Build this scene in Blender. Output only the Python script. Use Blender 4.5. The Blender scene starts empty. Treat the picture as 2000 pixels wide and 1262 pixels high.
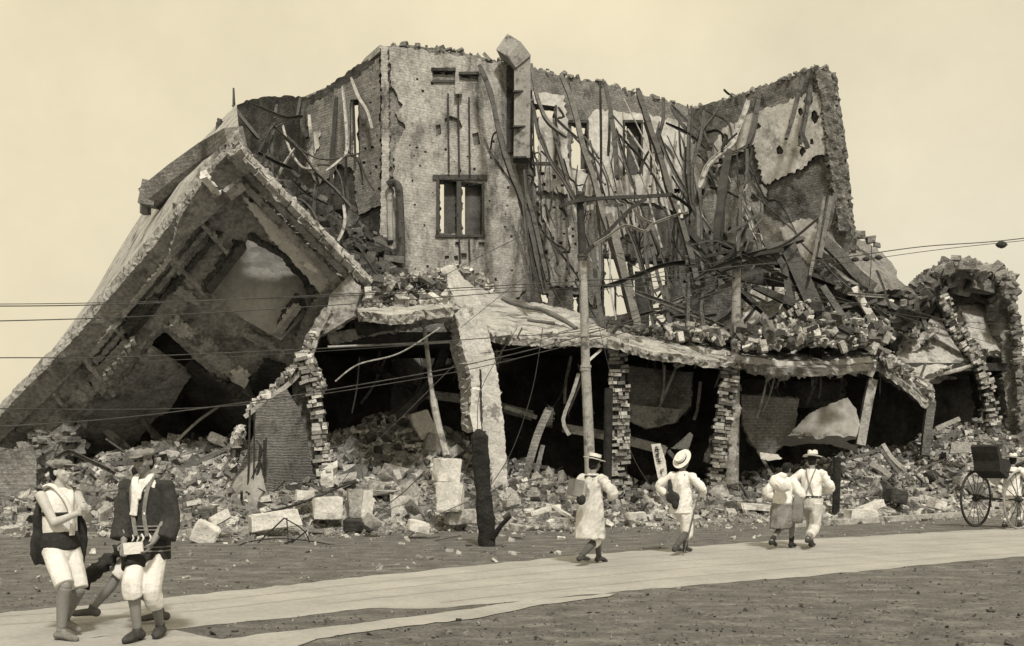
import bpy, bmesh, math, random
from mathutils import Vector, Matrix, noise
from mathutils.geometry import delaunay_2d_cdt
R = math.radians
sc = bpy.context.scene
# ---------------------------------------------------------------- camera
F = 2144.0; HZ = 890.0; CAM = Vector((0, 0, 1.6))
cd = bpy.data.cameras.new('camera'); cam = bpy.data.objects.new('camera', cd)
sc.collection.objects.link(cam); sc.camera = cam
cd.sensor_width = 36; cd.lens = 36 * F / 2000; cd.shift_y = (HZ - 631) / 2000
cd.clip_start = .1; cd.clip_end = 6000
cam.location = CAM; cam.rotation_euler = (R(90), 0, 0)
# ---------------------------------------------------------------- sky and sun
SUN_EL, SUN_AZ = R(50), R(10)            # azimuth measured from straight behind the camera towards the right
w = bpy.data.worlds.new('World'); sc.world = w; w.use_nodes = True
nt = w.node_tree; nt.nodes.clear()
N = nt.nodes.new; Lk = nt.links.new
sky = N('ShaderNodeTexSky'); sky.sky_type = 'NISHITA'; sky.sun_disc = False
sky.sun_elevation = SUN_EL; sky.sun_rotation = R(180) - SUN_AZ; sky.dust_density = 4
bw = N('ShaderNodeRGBToBW'); Lk(sky.outputs[0], bw.inputs[0])
mr = N('ShaderNodeMapRange'); mr.inputs[1].default_value = 2; mr.inputs[2].default_value = 14
mr.inputs[3].default_value = 6.4; mr.inputs[4].default_value = 8.4
Lk(bw.outputs[0], mr.inputs[0])
tc = N('ShaderNodeTexCoord'); nz = N('ShaderNodeTexNoise'); nz.inputs['Scale'].default_value = 3.4; nz.inputs['Roughness'].default_value = .62
nz.inputs['Detail'].default_value = 8; Lk(tc.outputs['Generated'], nz.inputs['Vector'])
m2 = N('ShaderNodeMapRange'); m2.inputs[1].default_value = .3; m2.inputs[2].default_value = .7
m2.inputs[3].default_value = .88; m2.inputs[4].default_value = 1.09; Lk(nz.outputs[0], m2.inputs[0])
mu = N('ShaderNodeMath'); mu.operation = 'MULTIPLY'; Lk(mr.outputs[0], mu.inputs[0]); Lk(m2.outputs[0], mu.inputs[1])
sx = N('ShaderNodeSeparateXYZ'); Lk(tc.outputs['Generated'], sx.inputs[0])
mx = N('ShaderNodeMapRange'); mx.inputs[1].default_value = -.45; mx.inputs[2].default_value = .45; Lk(sx.outputs[0], mx.inputs[0])
mc = N('ShaderNodeMix'); mc.data_type = 'RGBA'; Lk(mx.outputs[0], mc.inputs[0])
mc.inputs[6].default_value = (1.05, .93, .66, 1); mc.inputs[7].default_value = (.94, .87, .70, 1)
mz = N('ShaderNodeMapRange'); mz.inputs[1].default_value = .10; mz.inputs[2].default_value = .42; Lk(sx.outputs[2], mz.inputs[0])
mt = N('ShaderNodeMix'); mt.data_type = 'RGBA'; Lk(mz.outputs[0], mt.inputs[0]); Lk(mc.outputs[2], mt.inputs[6]); mt.inputs[7].default_value = (1.14, 1.01, .71, 1)
vm = N('ShaderNodeVectorMath'); vm.operation = 'SCALE'; Lk(mt.outputs[2], vm.inputs[0]); Lk(mu.outputs[0], vm.inputs['Scale'])
bg = N('ShaderNodeBackground'); bg.inputs[1].default_value = .118; Lk(vm.outputs[0], bg.inputs[0])
wo = N('ShaderNodeOutputWorld'); Lk(bg.outputs[0], wo.inputs[0])
sl = bpy.data.lights.new('sun', 'SUN'); sun = bpy.data.objects.new('sun', sl); sc.collection.objects.link(sun)
sl.energy = 3.6; sl.angle = R(6); sl.color = (1, .95, .85)
to_sun = Vector((math.sin(SUN_AZ) * math.cos(SUN_EL), -math.cos(SUN_AZ) * math.cos(SUN_EL), math.sin(SUN_EL)))
sun.rotation_euler = to_sun.to_track_quat('Z', 'Y').to_euler(); sun.location = (0, 0, 60)
sc.view_settings.view_transform = 'Standard'; sc.view_settings.look = 'None'
sc.view_settings.exposure = 0; sc.view_settings.gamma = 1
sc.cycles.max_bounces = 6; sc.cycles.diffuse_bounces = 3
# ---------------------------------------------------------------- helpers
rnd = random.Random(7)
def P(px, py, Y): return Vector(((px - 1000) / F * Y, Y, CAM.z + (HZ - py) / F * Y))
def gy(Y): return HZ + CAM.z * F / Y                     # picture row of the ground at depth Y
def sm(g, k=0.0): return (g * (1.0 + k), g * .975, g * (.93 - k), 1)
def plane(a, b, c):
    A, B, C_ = P(*a), P(*b), P(*c); n = (B - A).cross(C_ - A).normalized()
    d = n.dot(A - CAM)
    def fn(px, py): return d / n.dot(Vector(((px - 1000) / F, 1, (HZ - py) / F)))
    fn.n = n if n.y > 0 else -n
    return fn
def lerpY(pts):                                          # depth as a function of px alone (a vertical wall)
    def fn(px, py):
        if px <= pts[0][0]: a, b = pts[0], pts[1]
        elif px >= pts[-1][0]: a, b = pts[-2], pts[-1]
        else:
            for a, b in zip(pts, pts[1:]):
                if a[0] <= px <= b[0]: break
        # straight in plan: interpolate 1/Y
        t = (px - a[0]) / (b[0] - a[0]); return 1 / ((1 - t) / a[1] + t / b[1])
    fn.n = Vector((0, 1, 0)); return fn
MATS = {}
def mat(name, g1, g2=None, scale=3, stain=None, st_scale=1.0, st_lo=.5, st_hi=.6, bump=.35, bscale=12, brick=0, island=0, rough=.92, wave=None, fine=.25, streak=0, metal=0, axis='XZ', bfac=.8, aniso=0):
    m = bpy.data.materials.new(name); m.use_nodes = True; t = m.node_tree; n = t.nodes; l = t.links.new
    b = n['Principled BSDF']; b.inputs['Roughness'].default_value = rough; b.inputs['Specular IOR Level'].default_value = .25
    b.inputs['Metallic'].default_value = metal
    g2 = g1 if g2 is None else g2
    tc = n.new('ShaderNodeTexCoord'); co = tc.outputs['Object']
    a = n.new('ShaderNodeTexNoise'); a.inputs['Scale'].default_value = scale; a.inputs['Detail'].default_value = 8; a.inputs['Roughness'].default_value = .65
    l(co, a.inputs['Vector'])
    r = n.new('ShaderNodeMapRange'); r.inputs[1].default_value = .35; r.inputs[2].default_value = .65; l(a.outputs[0], r.inputs[0])
    mix = n.new('ShaderNodeMix'); mix.data_type = 'RGBA'; l(r.outputs[0], mix.inputs[0]); mix.inputs[6].default_value = sm(g1); mix.inputs[7].default_value = sm(g2)
    col = mix.outputs[2]
    def over(fac, c, mode='MIX'):
        nonlocal col
        k = n.new('ShaderNodeMix'); k.data_type = 'RGBA'; k.blend_type = mode; l(fac, k.inputs[0]) if not isinstance(fac, float) else setattr(k.inputs[0], 'default_value', fac)
        l(col, k.inputs[6])
        if isinstance(c, tuple): k.inputs[7].default_value = c
        else: l(c, k.inputs[7])
        col = k.outputs[2]
    if island:
        ge = n.new('ShaderNodeNewGeometry'); rr = n.new('ShaderNodeMapRange'); l(ge.outputs['Random Per Island'], rr.inputs[0])
        rr.inputs[3].default_value = 1 - island; rr.inputs[4].default_value = 1 + island * .6
        cb = n.new('ShaderNodeCombineColor'); [l(rr.outputs[0], cb.inputs[i]) for i in range(3)]
        over(1.0, cb.outputs[0], 'MULTIPLY')
    hgt = None
    if brick:
        sp = n.new('ShaderNodeSeparateXYZ'); l(co, sp.inputs[0]); cx = n.new('ShaderNodeCombineXYZ')
        if axis == 'XZ':
            ad = n.new('ShaderNodeMath'); ad.operation = 'ADD'; l(sp.outputs[0], ad.inputs[0]); l(sp.outputs[1], ad.inputs[1]); l(ad.outputs[0], cx.inputs[0])
        else: l(sp.outputs[0], cx.inputs[0])
        l(sp.outputs[2], cx.inputs[1])
        bt = n.new('ShaderNodeTexBrick'); l(cx.outputs[0], bt.inputs['Vector']); bt.inputs['Scale'].default_value = brick
        bt.inputs['Color1'].default_value = (.78, .78, .78, 1); bt.inputs['Color2'].default_value = (1.12, 1.12, 1.12, 1); bt.inputs['Mortar'].default_value = (.7, .7, .7, 1)
        bt.inputs['Mortar Size'].default_value = .03; bt.inputs['Brick Width'].default_value = .24; bt.inputs['Row Height'].default_value = .09
        over(bfac, bt.outputs['Color'], 'MULTIPLY'); hgt = bt.outputs['Fac']
    if stain is not None:
        s = n.new('ShaderNodeTexNoise'); s.inputs['Scale'].default_value = st_scale; s.inputs['Detail'].default_value = 9; s.inputs['Roughness'].default_value = .7
        if aniso:
            mp = n.new('ShaderNodeMapping'); mp.inputs['Rotation'].default_value = (0, 0, R(-38)); mp.inputs['Scale'].default_value = (.6, 1.0, 1); l(co, mp.inputs[0]); l(mp.outputs[0], s.inputs['Vector'])
        elif streak:
            mp = n.new('ShaderNodeMapping'); mp.inputs['Scale'].default_value = (1, 1, streak); l(co, mp.inputs[0]); l(mp.outputs[0], s.inputs['Vector'])
        else: l(co, s.inputs['Vector'])
        q = n.new('ShaderNodeMapRange'); q.inputs[1].default_value = st_lo; q.inputs[2].default_value = st_hi; l(s.outputs[0], q.inputs[0])
        over(q.outputs[0], sm(stain))
    # fine grain
    fz = n.new('ShaderNodeTexNoise'); fz.inputs['Scale'].default_value = bscale * 1.7; fz.inputs['Detail'].default_value = 5; l(co, fz.inputs['Vector'])
    fr = n.new('ShaderNodeMapRange'); l(fz.outputs[0], fr.inputs[0]); fr.inputs[1].default_value = .3; fr.inputs[2].default_value = .7; fr.inputs[3].default_value = 1 - fine; fr.inputs[4].default_value = 1 + fine
    cb = n.new('ShaderNodeCombineColor'); [l(fr.outputs[0], cb.inputs[i]) for i in range(3)]
    over(1.0, cb.outputs[0], 'MULTIPLY')
    l(col, b.inputs['Base Color'])
    bn = n.new('ShaderNodeTexNoise'); bn.inputs['Scale'].default_value = bscale; bn.inputs['Detail'].default_value = 8; bn.inputs['Roughness'].default_value = .7; l(co, bn.inputs['Vector'])
    h = bn.outputs[0]
    if hgt is not None:
        mm = n.new('ShaderNodeMath'); mm.operation = 'MULTIPLY_ADD'; l(hgt, mm.inputs[0]); mm.inputs[1].default_value = -.5; l(h, mm.inputs[2]); h = mm.outputs[0]
    if wave:
        wv = n.new('ShaderNodeTexWave'); wv.bands_direction = wave[0]; wv.inputs['Scale'].default_value = wave[1]; wv.inputs['Distortion'].default_value = wave[2]; wv.inputs['Detail Scale'].default_value = .6; l(co, wv.inputs['Vector'])
        mm = n.new('ShaderNodeMath'); mm.operation = 'MULTIPLY_ADD'; l(wv.outputs[1], mm.inputs[0]); mm.inputs[1].default_value = wave[3]; l(h, mm.inputs[2]); h = mm.outputs[0]
    bp = n.new('ShaderNodeBump'); bp.inputs['Strength'].default_value = min(1, bump * 1.6); bp.inputs['Distance'].default_value = .06; l(h, bp.inputs['Height']); l(bp.outputs[0], b.inputs['Normal'])
    MATS[name] = m; return m
class MB:
    def __init__(s): s.v = []; s.f = []
    def add(s, vs, fs):
        o = len(s.v); s.v += [Vector(v) for v in vs]; s.f += [tuple(i + o for i in f) for f in fs]; return s
    def box(s, c, sx, sy, sz, M=None):
        vs = [Vector((x * sx / 2, y * sy / 2, z * sz / 2)) for x in (-1, 1) for y in (-1, 1) for z in (-1, 1)]
        if M is not None: vs = [M @ v for v in vs]
        return s.add([Vector(c) + v for v in vs], [(0, 1, 3, 2), (4, 6, 7, 5), (0, 4, 5, 1), (2, 3, 7, 6), (0, 2, 6, 4), (1, 5, 7, 3)])
    def tube(s, pts, r, n=8, up=None, flat=1.0, cap=True):
        pts = [Vector(p) for p in pts]; rs = r if isinstance(r, (list, tuple)) else [r] * len(pts)
        rings = []; u = None
        for i, p in enumerate(pts):
            d = (pts[min(i + 1, len(pts) - 1)] - pts[max(i - 1, 0)]).normalized()
            if u is None:
                ref = up or (Vector((0, 0, 1)) if abs(d.z) < .9 else Vector((1, 0, 0))); u = (ref - d * ref.dot(d)).normalized()
            else: u = (u - d * u.dot(d)).normalized()
            v = d.cross(u)
            rings.append([p + u * (math.cos(a) * rs[i] * flat) + v * (math.sin(a) * rs[i]) for a in [2 * math.pi * k / n for k in range(n)]])
        vs = [q for g in rings for q in g]; fs = []
        for i in range(len(pts) - 1):
            for k in range(n): fs.append((i * n + k, i * n + (k + 1) % n, (i + 1) * n + (k + 1) % n, (i + 1) * n + k))
        if cap: fs += [tuple(range(n))[::-1], tuple((len(pts) - 1) * n + k for k in range(n))]
        return s.add(vs, fs)
    def sweep(s, pts, prof, up=Vector((0, -1, 0)), twist=0, vary=0):
        pts = [Vector(p) for p in pts]; n = len(prof); vs = []; u = None
        for i, p in enumerate(pts):
            d = (pts[min(i + 1, len(pts) - 1)] - pts[max(i - 1, 0)]).normalized()
            ref = up if u is None else u
            u = (ref - d * ref.dot(d)).normalized(); v = d.cross(u)
            a = twist * i / max(1, len(pts) - 1); uu = u * math.cos(a) + v * math.sin(a); vv = v * math.cos(a) - u * math.sin(a)
            k_ = 1 + vary * noise.noise(p * 2.3 + Vector((11, 0, 0))) - (vary * 1.2 if i in (0, len(pts) - 1) else 0); vs += [p + uu * y * k_ + vv * x * k_ * (1 + vary * .6 * noise.noise(p * 6)) for x, y in prof]
        fs = []
        for i in range(len(pts) - 1):
            for k in range(n): fs.append((i * n + k, i * n + (k + 1) % n, (i + 1) * n + (k + 1) % n, (i + 1) * n + k))
        fs += [tuple(range(n))[::-1], tuple((len(pts) - 1) * n + k for k in range(n))]
        return s.add(vs, fs)
    def chunk(s, c, size, flat=1.0, rg=None, kind=0):
        rg = rg or rnd; q = Matrix.Rotation(rg.uniform(0, 6.3), 3, Vector((rg.gauss(0, 1), rg.gauss(0, 1), rg.gauss(0, 1))).normalized())
        a, b, d = (size * rg.uniform(.6, 1.2), size * rg.uniform(.4, .9), size * rg.uniform(.3, .8) * flat)
        if kind == 1: a, b, d = size * 1.1, size * .55, size * .35
        vs = []
        for x in (-.5, .5):
            for y in (-.5, .5):
                for z in (-.5, .5):
                    j = .14 if kind == 0 else .04
                    k = 1 if kind else rg.uniform(.55, 1.1)
                    vs.append(Vector(c) + q @ Vector(((x * k + rg.uniform(-j, j)) * a, (y * k + rg.uniform(-j, j)) * b, (z * k + rg.uniform(-j, j)) * d)))
        return s.add(vs, [(0, 1, 3, 2), (4, 6, 7, 5), (0, 4, 5, 1), (2, 3, 7, 6), (0, 2, 6, 4), (1, 5, 7, 3)])
ORG = {}
def put(name, mb, m, parent=None, label=None, cat=None, group=None, kind=None, smooth=False, local=False):
    me = bpy.data.meshes.new(name); o = bpy.data.objects.new(name, me); sc.collection.objects.link(o)
    if parent is not None: org = ORG[parent.name]; o.parent = parent
    elif local: org = Vector((0, 0, 0))
    else:
        xs = [v.x for v in mb.v]; ys = [v.y for v in mb.v]; zs = [v.z for v in mb.v]
        org = Vector(((min(xs) + max(xs)) / 2, (min(ys) + max(ys)) / 2, min(zs)))
        if kind == 'structure': org = Vector((0, 0, 0))
        o.location = org
    ORG[o.name] = org
    me.from_pydata([tuple(v - org) for v in mb.v], [], mb.f); me.validate(); me.update()
    bm = bmesh.new(); bm.from_mesh(me); bmesh.ops.recalc_face_normals(bm, faces=bm.faces); bm.to_mesh(me); bm.free()
    me.materials.append(m)
    if smooth:
        for p in me.polygons: p.use_smooth = True
    for k, val in (('label', label), ('category', cat), ('group', group), ('kind', kind)):
        if val: o[k] = val
    return o
def thing(name, label, cat, loc, group=None, rz=0):
    o = bpy.data.objects.new(name, None); sc.collection.objects.link(o); o.location = loc; o.rotation_euler = (0, 0, rz); o.empty_display_size = .3
    o['label'] = label; o['category'] = cat
    if group: o['group'] = group
    ORG[o.name] = Vector(loc) if not rz else Vector((0, 0, 0)); return o
def inside(x, y, poly):
    c = False; j = len(poly) - 1
    for i in range(len(poly)):
        xi, yi = poly[i]; xj, yj = poly[j]
        if (yi > y) != (yj > y) and x < (xj - xi) * (y - yi) / (yj - yi) + xi: c = not c
        j = i
    return c
def jag(poly, step, amp, rg, close=True):
    out = []; n = len(poly)
    for i in range(n if close else n - 1):
        a, b = poly[i], poly[(i + 1) % n]; L = math.hypot(b[0] - a[0], b[1] - a[1]); k = max(1, int(L / step))
        nx, ny = (b[1] - a[1]) / (L + 1e-6), -(b[0] - a[0]) / (L + 1e-6)
        for j in range(k):
            t = j / k; q = rg.uniform(-amp, amp) if (j or amp) else 0
            if j and rg.random() < .5: q = round(q / (amp or 1)) * amp * .9      # brick-like steps
            out.append((a[0] + (b[0] - a[0]) * t + nx * q, a[1] + (b[1] - a[1]) * t + ny * q))
    return out
def V3(p): return Vector((noise.noise(p), noise.noise(p + Vector((7, 0, 0))), noise.noise(p + Vector((0, 7, 0)))))
def wall(out, depth, thick, step=8, amp=2.0, rough=.03, holes=(), seed=1, back=None, off=0, holeamp=None, mb=None, nscale=1.3):
    rg = random.Random(seed); o = jag(out, step * .6, amp, rg) if amp else jag(out, step, 0, rg)
    hs = [jag(h, step * .6 if (holeamp or 0) else 40, amp * .5 if holeamp is None else holeamp, rg) for h in holes]
    pts = []; edges = []
    def ring(r):
        s0 = len(pts); pts.extend(r); edges.extend((s0 + i, s0 + (i + 1) % len(r)) for i in range(len(r)))
    ring(o); [ring(h) for h in hs]
    x0, x1 = min(p[0] for p in o), max(p[0] for p in o); y0, y1 = min(p[1] for p in o), max(p[1] for p in o)
    y = y0 + step / 2
    while y < y1:
        x = x0 + step / 2
        while x < x1:
            q = (x + rg.uniform(-.3, .3) * step, y + rg.uniform(-.3, .3) * step)
            if inside(*q, o) and not any(inside(*q, h) for h in hs): pts.append(q)
            x += step
        y += step
    V, E, T, *_ = delaunay_2d_cdt([Vector(p) for p in pts], edges, [], 0, 1e-4)
    tris = []
    for t in T:
        cx = sum(V[i][0] for i in t) / 3; cy = sum(V[i][1] for i in t) / 3
        if inside(cx, cy, o) and not any(inside(cx, cy, h) for h in hs): tris.append(tuple(t))
    bk = (Vector(back) if back is not None else getattr(depth, 'n', Vector((0, 1, 0)))) 
    fv = []
    for v in V:
        Y = depth(v[0], v[1]) if callable(depth) else depth
        p = P(v[0], v[1], Y - off)
        if rough: p = p - bk * (noise.fractal(p * nscale, 1, 2, 4) * rough + noise.noise(p * 5) * rough * .4)
        fv.append(p)
    cnt = {}
    for t in tris:
        for a, b in ((t[0], t[1]), (t[1], t[2]), (t[2], t[0])): cnt.setdefault((min(a, b), max(a, b)), []).append((a, b))
    n = len(fv); be = [e[0] for e in cnt.values() if len(e) == 1]
    vs = fv + [p + bk * thick for p in fv]; fs = list(tris); rj = min(thick * .28, .09) if rough else 0
    fs += [(t[2] + n, t[1] + n, t[0] + n) for t in tris]
    ring_n = 1 + int(thick > .15) + int(thick > .5); lay = [{i: i for e in be for i in e}]        # rough broken edge: extra rings of jittered vertices
    for k in range(ring_n):
        d_ = {}
        for i in lay[0]:
            p = fv[i] + bk * thick * ((k + 1) / (ring_n + 1) + rg.uniform(-.12, .12)); s_ = V3(p * 4) * rj + Vector((rg.uniform(-1, 1), 0, rg.uniform(-1, 1))) * rj * .8
            d_[i] = len(vs); vs.append(p + s_ - bk * s_.dot(bk))
        lay.append(d_)
    lay.append({i: i + n for i in lay[0]})
    for A_, B_ in zip(lay, lay[1:]): fs += [(A_[b], A_[a], B_[a], B_[b]) for a, b in be]
    # drop unused verts
    used = sorted({i for f in fs for i in f}); mp = {k: i for i, k in enumerate(used)}
    mb = mb or MB(); mb.add([vs[i] for i in used], [tuple(mp[i] for i in f) for f in fs]); return mb
def smooth_path(p, k=4):
    p = [Vector(q) for q in p]
    if len(p) < 3: return [p[0].lerp(p[-1], i / k) for i in range(k + 1)]
    out = []
    for i in range(len(p) - 1):
        a = p[max(i - 1, 0)]; b = p[i]; c = p[i + 1]; d = p[min(i + 2, len(p) - 1)]
        for j in range(k):
            t = j / k; out.append(.5 * (2 * b + (c - a) * t + (2 * a - 5 * b + 4 * c - d) * t * t + (-a + 3 * b - 3 * c + d) * t ** 3))
    return out + [p[-1]]
def prof_I(w, h, t=.025): # web along y
    return [(-w/2, -h/2), (w/2, -h/2), (w/2, -h/2+t), (t/2, -h/2+t), (t/2, h/2-t), (w/2, h/2-t), (w/2, h/2), (-w/2, h/2), (-w/2, h/2-t), (-t/2, h/2-t), (-t/2, -h/2+t), (-w/2, -h/2+t)]
def prof_L(w, t=.02): return [(-w/2, -w/2), (w/2, -w/2), (w/2, -w/2+t), (-w/2+t, -w/2+t), (-w/2+t, w/2), (-w/2, w/2)]
def prof_U(w, h, t=.02): return [(-w/2, -h/2), (w/2, -h/2), (w/2, h/2), (w/2-t, h/2), (w/2-t, -h/2+t), (-w/2+t, -h/2+t), (-w/2+t, h/2), (-w/2, h/2)]
def prof_B(w, h): return [(-w/2, -h/2), (w/2, -h/2), (w/2, h/2), (-w/2, h/2)]
def beam(pts, w, kind='I', Y0=None, Y1=None, twist=None, mb=None, k=3, rg=rnd, vary=0):
    """pts in picture coordinates, 2- or 3-tuples; w width in picture pixels"""
    n = len(pts); q = []
    for i, p in enumerate(pts):
        Y = p[2] if len(p) > 2 else Y0 + (Y1 - Y0) * i / (n - 1)
        q.append(P(p[0], p[1], Y))
    W = w * (Y0 or pts[0][2]) / F; pr = {'I': lambda: prof_I(W, W * .9, max(.012, W * .1)), 'L': lambda: prof_L(W, max(.01, W * .12)), 'U': lambda: prof_U(W, W * .5, max(.012, W * .12)),
        'B': lambda: prof_B(W, W * .8), 'S': lambda: prof_B(W, W * .18), 'O': None}[kind]
    mb = mb or MB(); path = smooth_path(q, k)
    if kind != 'O' and vary: path = [p + V3(p * 1.6) * W * .1 for p in path]
    if kind == 'O': mb.tube(path, W / 2, 8)
    else: mb.sweep(path, pr(), twist=rg.uniform(-.9, .9) if twist is None else twist, vary=vary)
    return mb
# ---------------------------------------------------------------- materials
plaster = mat('soot_streaked_plaster', .32, .50, 1.4, stain=.085, st_scale=1.0, st_lo=.49, st_hi=.64, bump=.4, bscale=6, brick=1, bfac=.3, streak=.35, fine=.28)
plaster2 = mat('pale_interior_plaster', .44, .66, 1.6, stain=.20, st_scale=1.2, st_lo=.52, st_hi=.66, bump=.25, bscale=6, fine=.15)
core = mat('burnt_brick_core', .10, .22, 2.5, stain=.04, st_scale=1.2, st_lo=.5, st_hi=.62, bump=.7, bscale=9, brick=1, fine=.35)
greybrick = mat('weathered_brick', .20, .33, 2.0, stain=.10, st_scale=1.1, st_lo=.5, st_hi=.62, bump=.5, bscale=8, brick=1, fine=.3)
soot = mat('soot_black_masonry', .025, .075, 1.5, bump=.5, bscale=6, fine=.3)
wallbrick = mat('scorched_wall_brick', .14, .26, 2.2, stain=.055, st_scale=1.2, st_lo=.5, st_hi=.62, bump=.6, bscale=8, brick=1, fine=.3)
sootmid = mat('smoked_masonry', .05, .11, 1.2, stain=.022, st_scale=.8, st_lo=.48, st_hi=.6, bump=.5, bscale=7, brick=1, fine=.35)
concrete = mat('broken_concrete', .30, .50, 2.2, stain=.13, st_scale=1.6, st_lo=.52, st_hi=.64, bump=.6, bscale=9, fine=.25)
whitestone = mat('pale_cut_stone', .50, .70, 2.0, stain=.24, st_scale=2.0, st_lo=.54, st_hi=.64, bump=.4, bscale=10, fine=.15)
facade = mat('tilted_facade_render', .22, .34, .9, stain=.10, st_scale=1.0, st_lo=.5, st_hi=.64, bump=.55, bscale=7, fine=.35)
bandm = mat('moulded_stone_band', .26, .42, 1.5, stain=.12, st_scale=1.8, st_lo=.52, st_hi=.62, bump=.5, bscale=9, fine=.25)
palepanel = mat('smooth_pale_panel', .24, .36, .8, stain=.22, st_scale=.6, st_lo=.5, st_hi=.7, bump=.15, bscale=5, fine=.12, wave=('DIAGONAL', 7, 1.5, .15))
steel = mat('scorched_steel', .045, .12, 2.5, stain=.025, st_scale=2.5, st_lo=.5, st_hi=.6, bump=.25, bscale=14, rough=.7, fine=.2)
steell = mat('ash_pale_steel', .24, .42, 2.5, stain=.10, st_scale=2.2, st_lo=.52, st_hi=.62, bump=.2, bscale=14, rough=.7, fine=.15)
blacks = mat('charred_steel', .02, .05, 3, bump=.3, bscale=12, rough=.7)
timber = mat('scorched_timber', .10, .18, 3, stain=.05, st_scale=3.5, st_lo=.56, st_hi=.66, bump=.5, bscale=16, fine=.3)
char = mat('charred_wood', .012, .035, 5, bump=.9, bscale=18, rough=.85)
brickpile = mat('loose_pale_brick', .33, .55, 4, stain=.15, st_scale=3, st_lo=.52, st_hi=.6, bump=.5, bscale=16, island=.7, fine=.2)
rubm = mat('rubble', .30, .50, 5, stain=.14, st_scale=3, st_lo=.52, st_hi=.6, bump=.5, bscale=16, island=.75, fine=.25)
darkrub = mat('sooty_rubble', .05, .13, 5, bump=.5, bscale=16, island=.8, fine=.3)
dirt = mat('rubble_dust_ground', .17, .30, 3, stain=.08, st_scale=2, st_lo=.5, st_hi=.6, bump=.8, bscale=9, fine=.4)
earth = mat('dark_unpaved_ground', .085, .155, 3.0, stain=.25, st_scale=3, st_lo=.5, st_hi=.72, aniso=1, bump=.5, bscale=12, fine=.3)
roadm = mat('worn_pale_paving', .29, .38, .9, stain=.27, st_scale=2.2, st_lo=.50, st_hi=.74, bump=.25, bscale=9, fine=.10, aniso=1)
railm = mat('tram_rail_groove', .20, .30, 3, bump=.3, rough=.6)
shutter = mat('window_shutter', .06, .14, 3, bump=.3, bscale=14, wave=('X', 9, .6, .3))
polem = mat('grey_painted_pole', .24, .36, 3, stain=.09, st_scale=2, st_lo=.52, st_hi=.62, bump=.2, bscale=20, rough=.75)
sheet = mat('buckled_sheet_metal', .22, .36, 1.2, stain=.12, st_scale=1.1, st_lo=.5, st_hi=.65, bump=.3, bscale=8, rough=.6, fine=.12)
curt = mat('slatted_roller_shutter', .15, .26, 1.2, stain=.06, st_scale=1.2, st_lo=.48, st_hi=.62, bump=.5, bscale=10, rough=.7, wave=('Z', 9, 4.5, 1.0), fine=.3)
wirem = mat('wire', .05, .08); 
bignoise = lambda x, y, s=1: noise.noise(Vector((x * s, y * s, 3.7)))
# ---------------------------------------------------------------- ground
def heap(x, y):
    h = 0
    Yk = 21.6 + .42 * (x + 6) if x > -6 else 21.6             # line where the rubble starts
    d = y - Yk
    h += .28 * max(0, min(1, d / 1.6)) + .35 * max(0, min(1, (d - 1.5) / 5))
    for px, Y, hh, r in ((800, 31, 1.75, 3.2), (700, 29, .5, 2.0), (390, 29.5, 1.25, 2.6), (150, 28, .35, 2.5), (1880, 37, 1.7, 2.8), (1720, 35, .7, 2.2), (560, 26, .5, 2.5), (1080, 27.5, .45, 1.3), (1600, 34, .6, 2.0), (1990, 38, .8, 3)):
        cx = (px - 1000) / F * Y; h += hh * math.exp(-((x - cx) ** 2 + (y - Y) ** 2) / (r * r) * 1.2) * (1 if d > 0 else 0)
    if d > 0: h += .30 * noise.fractal(Vector((x, y, 0)) * .8, 1, 2, 4) * min(1, d * .5) + .10 * noise.noise(Vector((x, y, 0)) * 3.1) * min(1, d)
    return max(h, 0) if d > 0 else 0
g = MB(); g.add([(-3000, -200, 0), (3000, -200, 0), (3000, 5500, 0), (-3000, 5500, 0)], [(0, 1, 2, 3)])
put('ground', g, earth, kind='structure', label='dark rough unpaved ground beside the tram road')
def sheet_poly(pts, z, step=1.0):
    m = MB(); q = [P(px, py, CAM.z * F / (py - HZ)) for px, py in pts]; m.add([(p.x, p.y, z) for p in q], [tuple(range(len(q)))]); return m
def gpt(px, py): Y = CAM.z * F / (py - HZ); return Vector(((px - 1000) / F * Y, Y, 0))
far_edge = [(-500, 1232), (0, 1198), (330, 1168), (700, 1128), (1120, 1086), (1500, 1058), (2000, 1030), (2600, 1003)]
near_edge = [(2700, 1040), (2000, 1086), (1600, 1124), (1200, 1157), (1000, 1176), (850, 1190), (720, 1189), (560, 1207), (330, 1231), (-100, 1275), (-500, 1320)]
rg = random.Random(5)
fe = [(a[0] + rg.uniform(-2, 2), a[1]) for a in far_edge]
road_px = jag([(x, y) for x, y in fe] + near_edge, 22, 1.3, rg)
put('road', sheet_poly(road_px, .004), roadm, kind='structure', label='pale smooth tram road crossing in front of the ruins')
low = [(-500, 1420), (-500, 1330), (0, 1262), (340, 1233), (430, 1250), (620, 1228), (800, 1207), (870, 1197), (1000, 1178), (1200, 1160), (1190, 1166), (1060, 1182), (940, 1208), (760, 1228), (620, 1250), (500, 1290), (300, 1400)]
low_px = jag(low, 22, 1.3, rg)
put('pavement', sheet_poly(low_px, .008), roadm, kind='structure', label='pale paving strip at the lower left of the road')
def strip(path, wd, z, mb):
    q = [gpt(*p) for p in path]; q = smooth_path(q, 6); vs = []
    for i, p in enumerate(q):
        d = (q[min(i + 1, len(q) - 1)] - q[max(i - 1, 0)]).normalized(); s = Vector((-d.y, d.x, 0)) * wd / 2
        vs += [(p.x + s.x, p.y + s.y, z), (p.x - s.x, p.y - s.y, z)]
    return mb.add(vs, [(2 * i, 2 * i + 1, 2 * i + 3, 2 * i + 2) for i in range(len(q) - 1)])
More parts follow.
